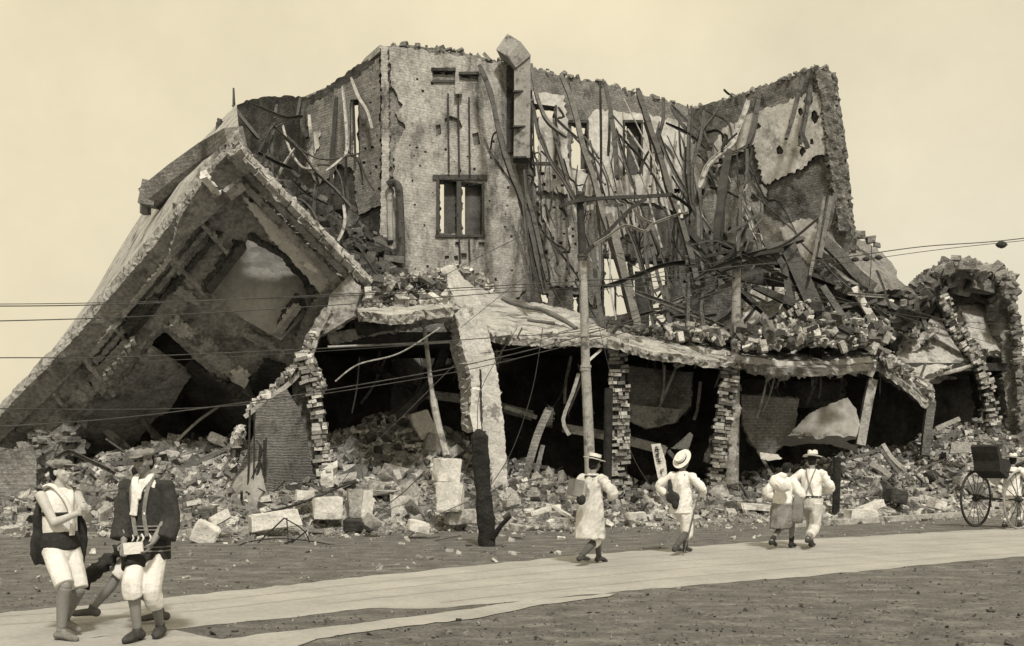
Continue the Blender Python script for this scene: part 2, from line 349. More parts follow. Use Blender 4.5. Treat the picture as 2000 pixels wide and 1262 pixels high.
rails = [('thin dark tram rail nearest the rubble side of the road', [(-300, 1224), (330, 1182), (700, 1142), (1120, 1100), (1500, 1072), (2300, 1029)]),
         ('second thin tram rail from the rubble side of the road', [(-300, 1240), (330, 1199), (700, 1158), (1120, 1114), (1500, 1085), (2300, 1038)]),
         ('third thin tram rail, along the middle of the road', [(640, 1180), (900, 1152), (1120, 1131), (1500, 1099), (2300, 1048)]),
         ('tram rail nearest the camera side of the road', [(860, 1178), (1120, 1150), (1500, 1115), (2300, 1060)])]
for lb, p in rails:
    m = MB(); strip(p, .014, .012, m); put('tram_rail', m, railm, label=lb, cat='rail', group='tram rails in the road')
# kerb between rubble and ground
m = MB(); kp = [gpt(x, y) for x, y in ((1540, 1030), (1700, 1021), (1850, 1011),  (2000, 1001), (2400, 980))]
m.sweep([p + Vector((0, 0, .05)) for p in smooth_path(kp, 8)], prof_B(.22, .14), up=Vector((0, 0, 1)))
put('kerb', m, concrete, kind='structure', label='low stone kerb in front of the rubble')
# rubble field
m = MB(); nx, ny = 170, 90; vs = []
for j in range(ny + 1):
    for i in range(nx + 1):
        x = -19 + 42 * i / nx; y = 20.5 + 24 * j / ny; vs.append((x, y, heap(x, y) - (0.02 if heap(x, y) == 0 else 0)))
m.add(vs, [(j * (nx + 1) + i, j * (nx + 1) + i + 1, (j + 1) * (nx + 1) + i + 1, (j + 1) * (nx + 1) + i) for j in range(ny) for i in range(nx)])
put('rubble_bed', m, dirt, kind='stuff', label='dusty bed of crushed debris under the ruins', cat='debris')
def scatter(name, n, X, Yr, smin, smax, m_, label, seed, dens=None, kinds=.35, zoff=0):
    rg = random.Random(seed); m = MB(); c = 0; tries = 0
    while c < n and tries < n * 20:
        tries += 1; x = rg.uniform(*X); y = rg.uniform(*Yr); h = heap(x, y)
        if dens and rg.random() > dens(x, y): continue
        s = smin + (smax - smin) * rg.random() ** 4
        m.chunk((x, y, h + s * .12 + zoff), s, rg=rg, kind=1 if rg.random() < kinds else 0); c += 1
    return put(name, m, m_, kind='stuff', label=label, cat='rubble')
FEW = [gpt(*p) for p in far_edge]
def Yroad(x):
    for a, b in zip(FEW, FEW[1:]):
        if a.x <= x <= b.x: return a.y + (b.y - a.y) * (x - a.x) / (b.x - a.x)
    return 99
Yk = lambda x: 21.6 + .42 * (x + 6) if x > -6 else 21.6
scatter('rubble', 15000, (-15, -.5), (21, 33), .04, .34, rubm, 'pale heap of smashed bricks and plaster left of the curved pier', 11, lambda x, y: 1 if y > Yk(x) + .4 else (.10 if y > Yk(x) - .9 else 0))
scatter('rubble', 15000, (-.5, 18), (21, 38), .04, .34, rubm, 'strip of broken bricks and plaster along the kerb on the right', 12, lambda x, y: (1 if y < Yk(x) + 6 else .5) if y > Yk(x) + .3 else (.10 if y > Yk(x) - .7 else 0))
scatter('rubble', 13000, (-14, 17), (21, 34), .02, .09, rubm, 'fine crushed plaster and brick between the larger chunks', 16, lambda x, y: 1 if Yk(x) < y < Yk(x) + 7 else 0)
scatter('rubble', 1600, (-10, 14), (12, 30), .02, .16, rubm, 'small crumbs of brick strewn over the dark ground', 13, lambda x, y: (1 if y > Yk(x) - 1.2 else .35 if y > Yk(x) - 2.4 else .10) if Yroad(x) + .15 < y < Yk(x) + .5 else 0)
def dens3(x, y): return 1
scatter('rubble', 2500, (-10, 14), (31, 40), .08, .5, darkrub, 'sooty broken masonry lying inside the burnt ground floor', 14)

scatter('rubble', 4200, (-15, 18), (21, 37), .06, .5, mat('dusty_dark_rubble', .10, .20, 5, bump=.6, bscale=16, island=.8, fine=.3), 'dusty darker broken masonry mixed through the kerbside rubble', 15, lambda x, y: 1 if y > Yk(x) + .8 else 0)
m = MB(); r0 = random.Random(19)
for _ in range(330):
    x = r0.uniform(-14, 17); y = Yk(x) + .6 + abs(r0.gauss(0, 3.5)); L = r0.uniform(.2, 1.3); m.box((x, y, heap(x, y) + .10), L, r0.uniform(.02, .07), r0.uniform(.01, .05), Matrix.Rotation(r0.uniform(0, 3.1), 3, 'Z') @ Matrix.Rotation(r0.gauss(0, .4), 3, 'Y'))
put('splinters', m, timber, kind='stuff', label='splintered laths and slats strewn through the rubble', cat='splinters')
for i in range(26):                                     # larger broken slabs lying at all angles in the heaps
    x = r0.uniform(-13, 16); y = Yk(x) + .8 + abs(r0.gauss(0, 3.0)); mm = MB(); mm.chunk((0, 0, 0), r0.uniform(.5, 1.0), rg=r0, flat=.35)
    c = V0 = Vector((x, y, heap(x, y) + .12)); mm.v = [v * Vector((1, 1, 1)).x + c for v in mm.v]
    if i == 0: bigm = MB()
    bigm.add(mm.v, mm.f)
put('slab_fragments', bigm, concrete, kind='stuff', label='broken slab fragments half sunk in the rubble', cat='rubble')
m = MB(); r0 = random.Random(29); c = 0
while c < 2800:
    px = r0.uniform(-100, 2100); py = r0.uniform(1030, 1262)
    if inside(px, py, road_px) or inside(px, py, low_px): continue
    q = gpt(px, py)
    if q.y > Yk(q.x) + .5: continue
    s = r0.uniform(.012, .036) * (1 + 1.5 * (r0.random() < .05)); m.chunk((q.x, q.y, s * .15), s, rg=r0, flat=.6); c += 1
put('clods', m, mat('dry_clods', .12, .24, 6, bump=.5, bscale=16, island=.7), kind='stuff', label='small clods and grit on the unpaved ground', cat='grit')

# ---------------------------------------------------------------- the standing shell
YR = lerpY([(755, 36), (1345, 42.5)])                 # long rear wall
YE = lerpY([(1345, 42.5), (1625, 37.5)])              # right end wall
YL = lerpY([(455, 43), (755, 36)])                    # left return wall
B = thing('ruined_building', 'tall burnt-out brick shell with hanging girders, standing behind the collapsed front', 'ruin', P(1050, 0, 38).xy.to_3d())
YRd = {k: v for k, v in ()}
# rear wall core with through openings
win1a = [(857, 352), (892, 356), (892, 458), (857, 455)]; win1b = [(900, 357), (943, 362), (943, 460), (900, 458)]
up1a = [(846, 139), (884, 142), (884, 147), (847, 145)]; up1b = [(901, 146), (930, 150), (930, 154), (901, 152)]
w2 = [(1040, 203), (1084, 209), (1084, 232), (1053, 228), (1053, 318), (1038, 318)]; w3 = [(1116, 238), (1146, 242), (1146, 330), (1132, 333), (1116, 326)]; w4 = [(1221, 238), (1252, 242), (1252, 342), (1221, 340)]
w5 = [(1180, 500), (1228, 505), (1240, 610), (1180, 620)]; w6 = [(1236, 508), (1302, 515), (1304, 650), (1240, 640)]
h7 = [(1054, 570), (1071, 574), (1071, 592), (1056, 590)]; h8 = [(1119, 574), (1131, 575), (1131, 612), (1119, 605)]; w9 = [(1290, 262), (1296, 300), (1300, 355), (1288, 350)]
h10 = [(1316, 368), (1328, 369), (1328, 378), (1317, 378)]
top = [(757, 90), (800, 88), (850, 97), (905, 104), (960, 117), (1010, 124), (1050, 136), (1100, 150), (1150, 160), (1190, 166), (1240, 184), (1290, 194), (1345, 208)]
outR = top + [(1347, 700), (1347, 960), (757, 975)]
put('rear_wall', wall(outR, YR, .55, step=9, amp=2.2, rough=.05, holes=[win1a, win1b, up1a, up1b, w2, w3, w4, w5, w6, h7, h8, w9, h10], seed=3, holeamp=.6), greybrick, B)
# plaster skin (ragged patches left, with joist pockets)
rg = random.Random(8)
def pockets(x0, x1, y0, y1, n, rg, avoid, s=(1.3, 3.2)):
    hs = []
    for _ in range(n * 6):
        if len(hs) >= n: break
        x, y = rg.uniform(x0, x1), rg.uniform(y0, y1); a = rg.uniform(*s); b = a * rg.uniform(.7, 1.2)
        if any(abs(x - (h[0][0] + h[2][0]) / 2) < 13 and abs(y - (h[0][1] + h[2][1]) / 2) < 13 for h in hs): continue
        if any(min(p[0] for p in q) - 9 < x < max(p[0] for p in q) + 9 and min(p[1] for p in q) - 9 < y < max(p[1] for p in q) + 9 for q in avoid): continue
        hs.append([(x - a, y - b), (x + a * rg.uniform(.6, 1.1), y - b), (x + a, y + b * rg.uniform(.6, 1.2)), (x - a * rg.uniform(.5, 1.1), y + b)])
    return hs
av = [win1a, win1b, up1a, up1b]
grow = lambda h, d: [(x + (d if x > sum(p[0] for p in h) / len(h) else -d), y + (d if y > sum(p[1] for p in h) / len(h) else -d)) for x, y in h]
skinA = [(759, 93), (795, 92), (845, 102), (905, 110), (960, 122), (1000, 132), (1000, 300), (1020, 380), (1036, 470), (1030, 560), (1000, 590), (880, 575), (800, 560), (759, 545), (760, 470), (768, 380), (770, 290), (792, 250), (772, 220), (786, 205), (765, 170)]
put('plaster_skin', wall(skinA, YR, .07, step=9, amp=2.4, rough=.035, off=.10, seed=5, holes=[grow(win1a, 1) if 0 else [(854, 349), (946, 359), (946, 463), (854, 459)], [(843, 134), (889, 138), (889, 160), (845, 156)], [(897, 142), (934, 146), (934, 162), (897, 160)]] + pockets(800, 850, 150, 540, 15, rg, av) + pockets(950, 1000, 160, 560, 15, rg, av) + [(h_) for h_ in [[(868, 232), (880, 226), (897, 233), (903, 248), (893, 262), (884, 250), (872, 252)], [(850, 245), (860, 242), (862, 262), (852, 268)], [(922, 262), (934, 258), (938, 282), (926, 286)]]] + pockets(862, 940, 290, 340, 5, rg, av) + pockets(862, 940, 475, 560, 10, rg, av, (3, 7)), holeamp=0), plaster, B, label='grey streaked plaster full of small square pockets')
skinB = [(1040, 180), (1100, 186), (1108, 235), (1112, 330), (1150, 340), (1148, 236), (1160, 214), (1250, 222), (1343, 240), (1343, 420), (1290, 400), (1200, 385), (1120, 380), (1050, 372), (1040, 330)]
put('plaster_skin', wall(skinB, YR, .06, step=9, amp=2.6, rough=.03, off=.12, seed=6, holes=[grow(w2, 1), grow(w4, 1), grow(w9, 1), h10, [(1113, 234), (1149, 238), (1149, 331), (1113, 331)][:0] or [(1300, 300), (1304, 300), (1304, 304), (1300, 304)]] + pockets(1050, 1100, 335, 365, 6, rg, [], (2, 5)) + pockets(1160, 1215, 345, 380, 6, rg, []) + pockets(1262, 1285, 240, 380, 8, rg, []), holeamp=0), plaster2, B, label='bright white plaster between the upper windows')
skinC = [(1050, 385), (1110, 395), (1170, 395), (1178, 490), (1172, 600), (1150, 590), (1135, 560), (1100, 560), (1075, 560), (1060, 480)]
put('plaster_skin', wall(skinC, YR, .06, step=9, amp=3, rough=.03, off=.11, seed=7, holes=pockets(1060, 1165, 400, 550, 24, rg, [], (1.8, 4)), holeamp=0), plaster, B)
skinD = [(1182, 405), (1240, 400), (1250, 440), (1200, 470), (1185, 490)]
put('plaster_skin', wall(skinD, YR, .06, step=8, amp=3, rough=.03, off=.11, seed=17, holes=pockets(1190, 1235, 410, 450, 5, rg, [], (1.5, 3)), holeamp=0), plaster2, B)
# parapet course of loose bricks on top of rear wall
def brick_line(path, Yf, n, m_, nm, parent, seed, s=.22, spread=.15, up=.1):
    rg = random.Random(seed); m = MB(); seg = [math.dist(a, b) for a, b in zip(path, path[1:])]; tot = sum(seg)
    for _ in range(n):
        t = rg.random() * tot; i = 0
        while t > seg[i]: t -= seg[i]; i += 1
        a, b = path[i], path[i + 1]; u = t / seg[i]; px = a[0] + (b[0] - a[0]) * u; py = a[1] + (b[1] - a[1]) * u
        Y = Yf(px, py) if callable(Yf) else Yf
        sz = s * rg.uniform(.35, 1.1); p = P(px, py, Y) + Vector((rg.gauss(0, .05), .25 + rg.gauss(0, spread), rg.uniform(-.1, up)))
        m.chunk(p, sz, rg=rg, kind=1 if rg.random() < .6 else 0)
    return put(nm, m, m_, parent)
brick_line(top, YR, 190, greybrick, 'parapet', B, 4, s=.3)
# window joinery
def pix_box(m, x0, y0, x1, y1, Yf, t, off): # axis box on a wall, px corners
    Y0 = Yf(x0, y0) - off; Y1 = Yf(x1, y0) - off
    a, b, c, d = P(x0, y0, Y0), P(x1, y0 + 0, Y1), P(x1, y1, Y1), P(x0, y1, Y0); k = Vector((0, t, 0))
    m.add([a, b, c, d, a + k, b + k, c + k, d + k], [(0, 1, 2, 3), (7, 6, 5, 4), (0, 4, 5, 1), (1, 5, 6, 2), (2, 6, 7, 3), (3, 7, 4, 0)])
def window(parts, sh, lab=None, frames=None):
    f = MB(); [pix_box(f, *b, YR, .3, .17) for b in parts]; o = put('window', f, steel, B, label=lab)
    s = MB(); [pix_box(s, *b, YR, .06, -.25) for b in sh]; put('shutter', s, shutter, o); return o
window([(845, 341, 952, 351), (852, 351, 858, 459), (892, 354, 901, 460), (941, 357, 946, 462), (850, 458, 948, 463)], [(867, 356, 892, 456), (908, 360, 942, 459)], 'double window with a heavy lintel and half closed shutters')
window([(1036, 198, 1040, 318), (1038, 316, 1090, 321), (1084, 205, 1088, 318)], [(1056, 232, 1084, 316)])
window([(1111, 234, 1150, 240), (1146, 238, 1150, 332)], [(1134, 262, 1147, 330)])
window([(1217, 234, 1256, 239), (1217, 238, 1221, 342), (1252, 240, 1256, 344)], [(1224, 240, 1252, 340)], 'narrow upper window closed by a dark shutter')
window([(1176, 496, 1232, 501), (1176, 500, 1180, 618)], [(1200, 560, 1204, 616)])
window([(1232, 504, 1306, 510)], [(1240, 530, 1268, 645)])
window([(842, 132, 890, 138), (844, 156, 889, 161), (896, 140, 936, 145)], [(848, 148, 884, 156), (902, 155, 931, 161)])
for x, y0, y1 in ((875, 183, 338), (895, 182, 340), (916, 190, 343), (897, 462, 515), (916, 465, 510)):
    put('iron_rod', beam([(x, y0), (x + 1, (y0 + y1) / 2), (x + 2, y1)], 3.2, 'B', YR(x, 0) - .22, YR(x, 0) - .22, twist=0), blacks, B)
m = MB(); pix_box(m, 889, 160, 902, 183, YR, .3, .35); put('bracket', m, concrete, B)
# square duct hanging on the wall
m = MB()
d0 = lambda x: YR(x, 0)
m.sweep([P(1020, 118, d0(1020) - .9), P(1020, 200, d0(1020) - .8), P(1019, 312, d0(1020) - .75)], [(-.28, -.3), (.28, -.3), (.28, .3), (-.28, .3)])
duct = put('duct', m, polem, B, label='square sheet-metal duct hanging on the rear wall')
m = MB(); m.sweep([P(985, 92, d0(990) - .5), P(1006, 104, d0(1000) - .75), P(1021, 124, d0(1020) - .9)], [(-.33, -.36), (.33, -.36), (.33, .36), (-.33, .36)]); put('duct_elbow', m, polem, duct)
for y in (176, 245, 305): m = MB(); pix_box(m, 1002, y, 1039, y + 3, YR, .7, 1.15); put('duct_flange', m, steel, duct)
m = MB(); m.sweep([P(997, 130, d0(1000) - .1), P(997, 300, d0(1000) - .1)], prof_B(.26, .3)); put('pilaster', m, sootmid, B)
# bent flue pipe at the corner
m = MB(); m.tube(smooth_path([P(x, y, 35.6) for x, y in ((757, 362), (768, 357), (778, 366), (781, 400), (783, 460), (783, 520))], 5), .13, 10); put('flue_pipe', m, steel, B)
m = MB(); m.tube([P(761, 368, 35.75), P(762, 440, 35.75), P(765, 515, 35.75)], .10, 8); put('flue_pipe', m, steell, B)
# corner pier
m = wall([(744, 92), (757, 90), (760, 300), (758, 560), (740, 560), (746, 300)], 35.85, .9, step=7, amp=1.5, rough=.03, seed=21, back=(0, 1, 0)); put('corner_pier', m, plaster, B)
# left return wall with a window
wl = [(686, 197), (699, 195), (701, 308), (686, 304)]
topL = [(455, 212), (480, 196), (520, 188), (560, 188), (600, 190), (640, 168), (690, 133), (752, 92)]
put('side_wall', wall(topL + [(754, 960), (455, 960)], YL, .5, step=9, amp=2, rough=.05, seed=9, holes=[wl, grow([(640, 330), (652, 330), (652, 350), (640, 350)], 0)], holeamp=.5), sootmid, B)
put('plaster_skin', wall([(590, 215), (640, 185), (700, 150), (742, 110), (744, 400), (700, 420), (690, 330), (660, 320), (650, 340), (620, 360), (600, 330), (604, 250)], YL, .06, step=9, amp=3, rough=.03, off=.1, seed=10, holes=[grow(wl, 2)] + pockets(705, 742, 170, 400, 16, rg, []), holeamp=0), greybrick, B)
put('plaster_skin', wall([(604, 260), (625, 255), (622, 290), (605, 310)], YL, .06, step=8, amp=2, rough=.03, off=.16, seed=30), plaster2, B)
m = MB(); m.sweep([P(597, 198, 40.6), P(640, 180, 39.4), P(672, 168, 38.6), P(700, 148, 37.8), P(722, 120, 37), P(750, 96, 36.1)], prof_B(.22, .3)); put('cornice', m, plaster, B)
m = MB(); m.sweep([P(x, y, YL(x, y) - .35) for x, y in ((690, 196), (692, 250), (694, 308))], prof_B(.07, .1)); f = put('window', m, blacks, B)
m = MB(); m.sweep([P(x, y, YL(x, y) - .1) for x, y in ((688, 200), (688, 300))], prof_B(.05, .1)); put('frame', m, steell, f)
# right end wall
topE = [(1345, 212), (1400, 200), (1460, 178), (1520, 158), (1590, 130), (1622, 140)]
put('end_wall', wall(topE + [(1640, 270), (1652, 380), (1662, 460), (1640, 700), (1640, 960), (1345, 960)], YE, .7, step=9, amp=2.2, rough=.06, seed=12, back=(.55, .83, 0), holeamp=0), wallbrick, B)
sk1 = [(1420, 245), (1470, 222), (1545, 195), (1595, 180), (1612, 200), (1616, 300), (1598, 303), (1560, 332), (1515, 350), (1495, 362), (1480, 320), (1475, 280), (1440, 300), (1400, 330), (1380, 300)]
def blobs(poly, n, rg, s):
    hs = []
    for _ in range(n * 20):
        if len(hs) >= n: break
        x = rg.uniform(min(p[0] for p in poly) + 12, max(p[0] for p in poly) - 12); y = rg.uniform(min(p[1] for p in poly) + 12, max(p[1] for p in poly) - 12); a = rg.uniform(*s)
        h = [(x + a * rg.uniform(.6, 1.3) * math.cos(k), y + 1.3 * a * rg.uniform(.6, 1.3) * math.sin(k)) for k in [i * math.pi / 4 for i in range(8)]]
        if not all(inside(*q, poly) for q in h): continue
        if any(math.dist((x, y), q[8]) < q[9][0] + a * 1.8 for q in hs): continue
        hs.append(h + [(x, y), (a * 1.4, 0)])
    return [h[:8] for h in hs]
put('plaster_skin', wall(sk1, YE, .07, step=7, amp=3.5, rough=.03, off=.14, seed=13, holes=blobs(sk1, 11, rg, (5, 10)), holeamp=1), plaster2, B, label='mottled white plaster with dark missing patches on the right end wall')
sk2 = [(1345, 250), (1375, 320), (1410, 350), (1450, 340), (1500, 370), (1490, 420), (1530, 440), (1580, 425), (1600, 440), (1600, 520), (1540, 560), (1480, 520), (1450, 480), (1400, 500), (1350, 470)]
put('plaster_skin', wall(sk2, YE, .07, step=8, amp=3.5, rough=.04, off=.13, seed=14, holes=blobs(sk2, 16, rg, (3, 9)), holeamp=1), plaster, B)
put('plaster_skin', wall([(1520, 445), (1560, 430), (1590, 432), (1598, 480), (1590, 520), (1560, 500), (1540, 480)], YE, .07, step=7, amp=3, rough=.03, off=.24, seed=15), plaster2, B)
brick_line(topE + [(1628, 200), (1640, 300), (1655, 420)], YE, 260, greybrick, 'parapet', B, 5, s=.28, spread=.12, up=.04)
put('brick_edge', wall([(1592, 134), (1624, 140), (1641, 268), (1654, 380), (1661, 450), (1640, 452), (1628, 380), (1614, 280), (1606, 200)], YE, .5, step=5, amp=1.5, rough=.09, off=.25, seed=16, nscale=4), greybrick, B)
# ---------------------------------------------------------------- girders hanging from the shell (each its own part)
rg = random.Random(21)
def gird(pts, w, kind, Ya, Yb, m_=None, tw=None, nm='girder', lab=None):
    return put(nm, beam(pts, w * (.66 if w > 7 else .85), kind, Ya, Yb, twist=tw, rg=rg, vary=.22), (m_ if m_ not in (timber, steell) or rg.random() < .45 else steel) or steel, B, label=lab)
G = [
 ([(936, 128), (958, 180), (973, 250), (985, 300), (1003, 352), (1022, 400), (1040, 470), (1062, 575)], 13, 'I', 36.8, 32, timber),
 ([(945, 270), (958, 300), (990, 345), (1012, 382), (1022, 410)], 8, 'U', 36.3, 34.5, steel), ([(958, 292), (964, 262), (980, 262), (990, 300), (1012, 372), (1030, 400)], 4, 'O', 36.2, 34, blacks),
 ([(1014, 385), (1030, 440), (1040, 500), (1050, 560)], 16, 'U', 33.6, 32, blacks), ([(1030, 380), (1045, 440), (1058, 500), (1068, 550)], 12, 'I', 33.4, 31.8, steel), ([(1022, 390), (1030, 470), (1044, 560)], 10, 'L', 33.2, 31.6, timber),
 ([(1000, 440), (1016, 480), (1028, 530), (1034, 590)], 7, 'I', 34, 31.5, steel), ([(1024, 330), (1028, 380), (1030, 400)], 5, 'L', 36, 34, steel),
 ([(1038, 125), (1047, 180), (1062, 225), (1082, 250), (1107, 268)], 10, 'I', 37.6, 36, timber), ([(1040, 196), (1052, 260), (1078, 320), (1100, 350), (1122, 392)], 10, 'U', 37.5, 34, steell), ([(1080, 252), (1095, 310), (1112, 370), (1124, 400)], 9, 'I', 37, 33.6, timber),
 ([(1096, 148), (1114, 190), (1128, 240), (1142, 300), (1160, 350), (1172, 400), (1190, 460), (1215, 540), (1238, 640)], 14, 'I', 38, 31.5, timber), ([(1108, 150), (1118, 200), (1130, 226)], 8, 'U', 38, 37.2, steel),
 ([(1146, 290), (1170, 320), (1186, 355), (1190, 385)], 4, 'O', 36.5, 34.5, blacks), ([(1172, 160), (1173, 260), (1172, 390)], 6, 'L', 38.3, 37.2, blacks), ([(1180, 160), (1190, 200), (1196, 240), (1200, 270), (1203, 310), (1206, 350)], 12, 'I', 38.4, 35, timber), ([(1192, 190), (1191, 250), (1188, 305)], 9, 'S', 38.4, 37.4, steel),
 ([(1202, 250), (1216, 300), (1232, 350), (1240, 370)], 6, 'L', 37, 34, steel), ([(1245, 175), (1258, 215), (1272, 260), (1290, 310), (1306, 370), (1326, 420), (1348, 500), (1362, 560)], 15, 'I', 39, 31, timber),
 ([(1284, 250), (1300, 300), (1325, 350), (1350, 395), (1356, 408)], 6, 'L', 38, 33, steel), ([(1296, 190), (1296, 230), (1288, 262), (1282, 300)], 9, 'U', 39, 37, steel), ([(1258, 240), (1270, 280), (1272, 340)], 5, 'O', 38, 36, blacks), ([(1285, 270), (1305, 290), (1315, 310)], 9, 'S', 38, 36.5, blacks), ([(1270, 290), (1255, 320), (1250, 340)], 5, 'L', 37.6, 36, blacks),
 ([(1310, 208), (1330, 240), (1350, 262), (1362, 275)], 9, 'I', 39.5, 38.5, steel), ([(1350, 205), (1346, 260), (1345, 320), (1352, 400)], 9, 'L', 40, 34, steell), ([(1340, 285), (1337, 340), (1350, 410)], 6, 'L', 38, 34, steell), ([(1375, 215), (1368, 270), (1352, 330), (1355, 400)], 7, 'U', 39, 34, steell),
 ([(1300, 240), (1345, 262), (1376, 290)], 5, 'L', 39, 37, blacks), ([(1360, 250), (1330, 225), (1310, 205)], 6, 'L', 39, 39.5, steel), ([(1413, 190), (1400, 215), (1375, 250), (1345, 290)], 6, 'L', 39.5, 38, steel), ([(1425, 185), (1415, 175), (1432, 190), (1428, 205)], 5, 'L', 40, 39.5, steel),
 ([(1461, 195), (1452, 225), (1438, 260), (1428, 285), (1400, 305), (1380, 330), (1366, 365)], 14, 'U', 40, 35, steell), ([(1424, 295), (1415, 340), (1408, 400), (1400, 490)], 22, 'I', 35, 32.5, blacks), ([(1483, 182), (1478, 215), (1472, 250), (1462, 284)], 14, 'I', 40, 38.5, steel), ([(1460, 284), (1440, 295), (1420, 300)], 6, 'U', 38, 36.5, steel),
 ([(1459, 290), (1458, 350), (1447, 370), (1446, 430), (1441, 490)], 7, 'U', 36, 31, steel), ([(1568, 150), (1558, 190), (1548, 230), (1535, 272)], 12, 'I', 38.2, 36.5, timber), ([(1583, 168), (1576, 210), (1568, 250), (1562, 282)], 13, 'I', 37.8, 36.3, timber), ([(1563, 258), (1578, 288), (1558, 284)], 14, 'S', 36.5, 36.2, blacks),
 ([(1360, 300), (1390, 320), (1420, 310), (1410, 290), (1440, 260)], 5, 'O', 37.5, 36.8, blacks), ([(1380, 260), (1400, 255), (1415, 270), (1410, 285)], 5, 'L', 38, 37, blacks), ([(1385, 365), (1420, 375), (1440, 385)], 8, 'L', 35, 34, blacks), ([(1380, 330), (1395, 360), (1400, 380)], 5, 'L', 36, 35, blacks),
 ([(1452, 320), (1465, 350), (1450, 360)], 8, 'S', 36, 35.5, blacks), ([(1490, 412), (1470, 425), (1450, 440), (1420, 455)], 8, 'L', 33, 31.5, steell), ([(1455, 410), (1440, 440), (1425, 452)], 6, 'L', 33, 32, steel), ([(1495, 420), (1470, 450), (1455, 490)], 5, 'L', 32.5, 31, steel),
 ([(1190, 420), (1205, 480), (1225, 560), (1248, 650)], 22, 'I', 33.5, 30.5, timber), ([(1210, 410), (1240, 480), (1262, 560), (1280, 650)], 8, 'L', 34, 31, timber), ([(1235, 400), (1262, 460), (1280, 500), (1286, 490), (1270, 450)], 7, 'U', 35, 33, steell),
 ([(1260, 450), (1262, 500), (1272, 560), (1276, 590)], 10, 'U', 33, 31.5, timber), ([(1270, 470), (1285, 540), (1300, 590), (1310, 645)], 10, 'I', 33.5, 31, steel), ([(1290, 490), (1310, 550), (1316, 560)], 5, 'L', 33, 32, steell), ([(1300, 560), (1305, 610), (1312, 650)], 12, 'I', 32.5, 31, steel),
 ([(1152, 440), (1160, 500), (1165, 560), (1178, 640)], 13, 'I', 34, 31, steel), ([(1165, 390), (1172, 470), (1172, 540), (1160, 600)], 7, 'L', 34.5, 32, timber), ([(1340, 500), (1345, 560), (1342, 640)], 9, 'I', 32, 31, steel), ([(1365, 480), (1375, 540), (1370, 600), (1378, 650)], 8, 'U', 32.5, 31, timber), ([(1395, 500), (1400, 560), (1395, 610)], 7, 'L', 33, 31, steel),
 ([(1355, 280), (1350, 340), (1365, 420), (1362, 500)], 16, 'U', 37.5, 34, timber), ([(1326, 440), (1345, 480), (1385, 520)], 8, 'I', 33.5, 31.5, steell),
 ([(1610, 385), (1602, 430), (1590, 500), (1582, 540)], 9, 'I', 37, 33.5, timber), ([(1630, 380), (1626, 410), (1615, 450)], 14, 'I', 36.8, 36, steell),
]
for a in G: gird(*a)
for a in [([(530, 243), (560, 272), (590, 300), (618, 338), (655, 372), (690, 412)], 9, 'L', 34, 31, steell), ([(684, 404), (696, 411)], 16, 'S', 31, 31, steell), ([(536, 240), (520, 265), (504, 300)], 8, 'U', 34, 33, steell), ([(552, 240), (536, 250), (531, 280), (532, 330), (530, 375)], 7, 'U', 35, 33, steell),
 ([(503, 298), (540, 318), (570, 330)], 7, 'L', 33, 32, blacks), ([(552, 245), (565, 290), (585, 322), (600, 330), (620, 330)], 6, 'O', 35, 32.5, steell), ([(578, 285), (560, 310), (548, 330), (530, 370)], 7, 'L', 34, 32.5, steell), ([(455, 206), (480, 240), (505, 272)], 10, 'I', 33.5, 33, steell), ([(456, 172), (457, 215)], 5, 'B', 34, 34, steel),
 ([(488, 202), (520, 216), (560, 231), (590, 227)], 9, 'L', 38, 36, steell), ([(668, 168), (674, 220), (678, 290), (664, 312), (638, 332)], 8, 'L', 37, 34, steell), ([(686, 152), (700, 190), (718, 220), (726, 252)], 9, 'I', 36.8, 36, plaster), ([(657, 190), (652, 260), (647, 320), (650, 380)], 11, 'B', 37.5, 36.5, blacks), ([(676, 290), (676, 350), (680, 400)], 6, 'B', 37, 35, blacks),
 ([(620, 322), (650, 325), (666, 350), (672, 390)], 4, 'O', 35, 33.5, steel), ([(680, 296), (702, 320), (708, 360)], 5, 'O', 36, 35, blacks), ([(671, 400), (674, 430), (668, 455), (660, 470)], 9, 'U', 33, 31, steell), ([(620, 345), (616, 370), (612, 420)], 8, 'I', 33, 31.5, steel), ([(612, 338), (618, 345), (622, 362), (612, 350)], 8, 'S', 32.4, 32.2, steell),
 ([(520, 300), (550, 320), (585, 345)], 10, 'S', 33, 32, steel), ([(562, 385), (590, 392), (610, 412), (625, 445)], 6, 'O', 32.5, 31, steel), ([(600, 270), (590, 240), (596, 200)], 12, 'B', 38, 39, sootmid), ([(580, 230), (586, 192)], 8, 'B', 38.5, 39.5, steel), ([(537, 232), (541, 205)], 7, 'B', 37, 38.5, steel), ([(604, 225), (610, 290), (606, 330)], 10, 'B', 38, 37, plaster),
 ([(690, 465), (715, 505), (742, 545)], 4, 'B', 31, 30, blacks), ([(570, 350), (600, 380), (640, 400)], 5, 'L', 33, 32, blacks), ([(510, 330), (515, 350), (508, 368), (516, 300)], 7, 'U', 33, 32.6, steell), ([(523, 290), (522, 340), (524, 372)], 5, 'L', 33.5, 33, steel), ([(560, 265), (600, 300), (640, 312), (700, 300)], 4, 'O', 35.5, 35, steel), ([(700, 300), (712, 340), (730, 372)], 4, 'O', 35.5, 34, blacks)]:
    gird(*a)
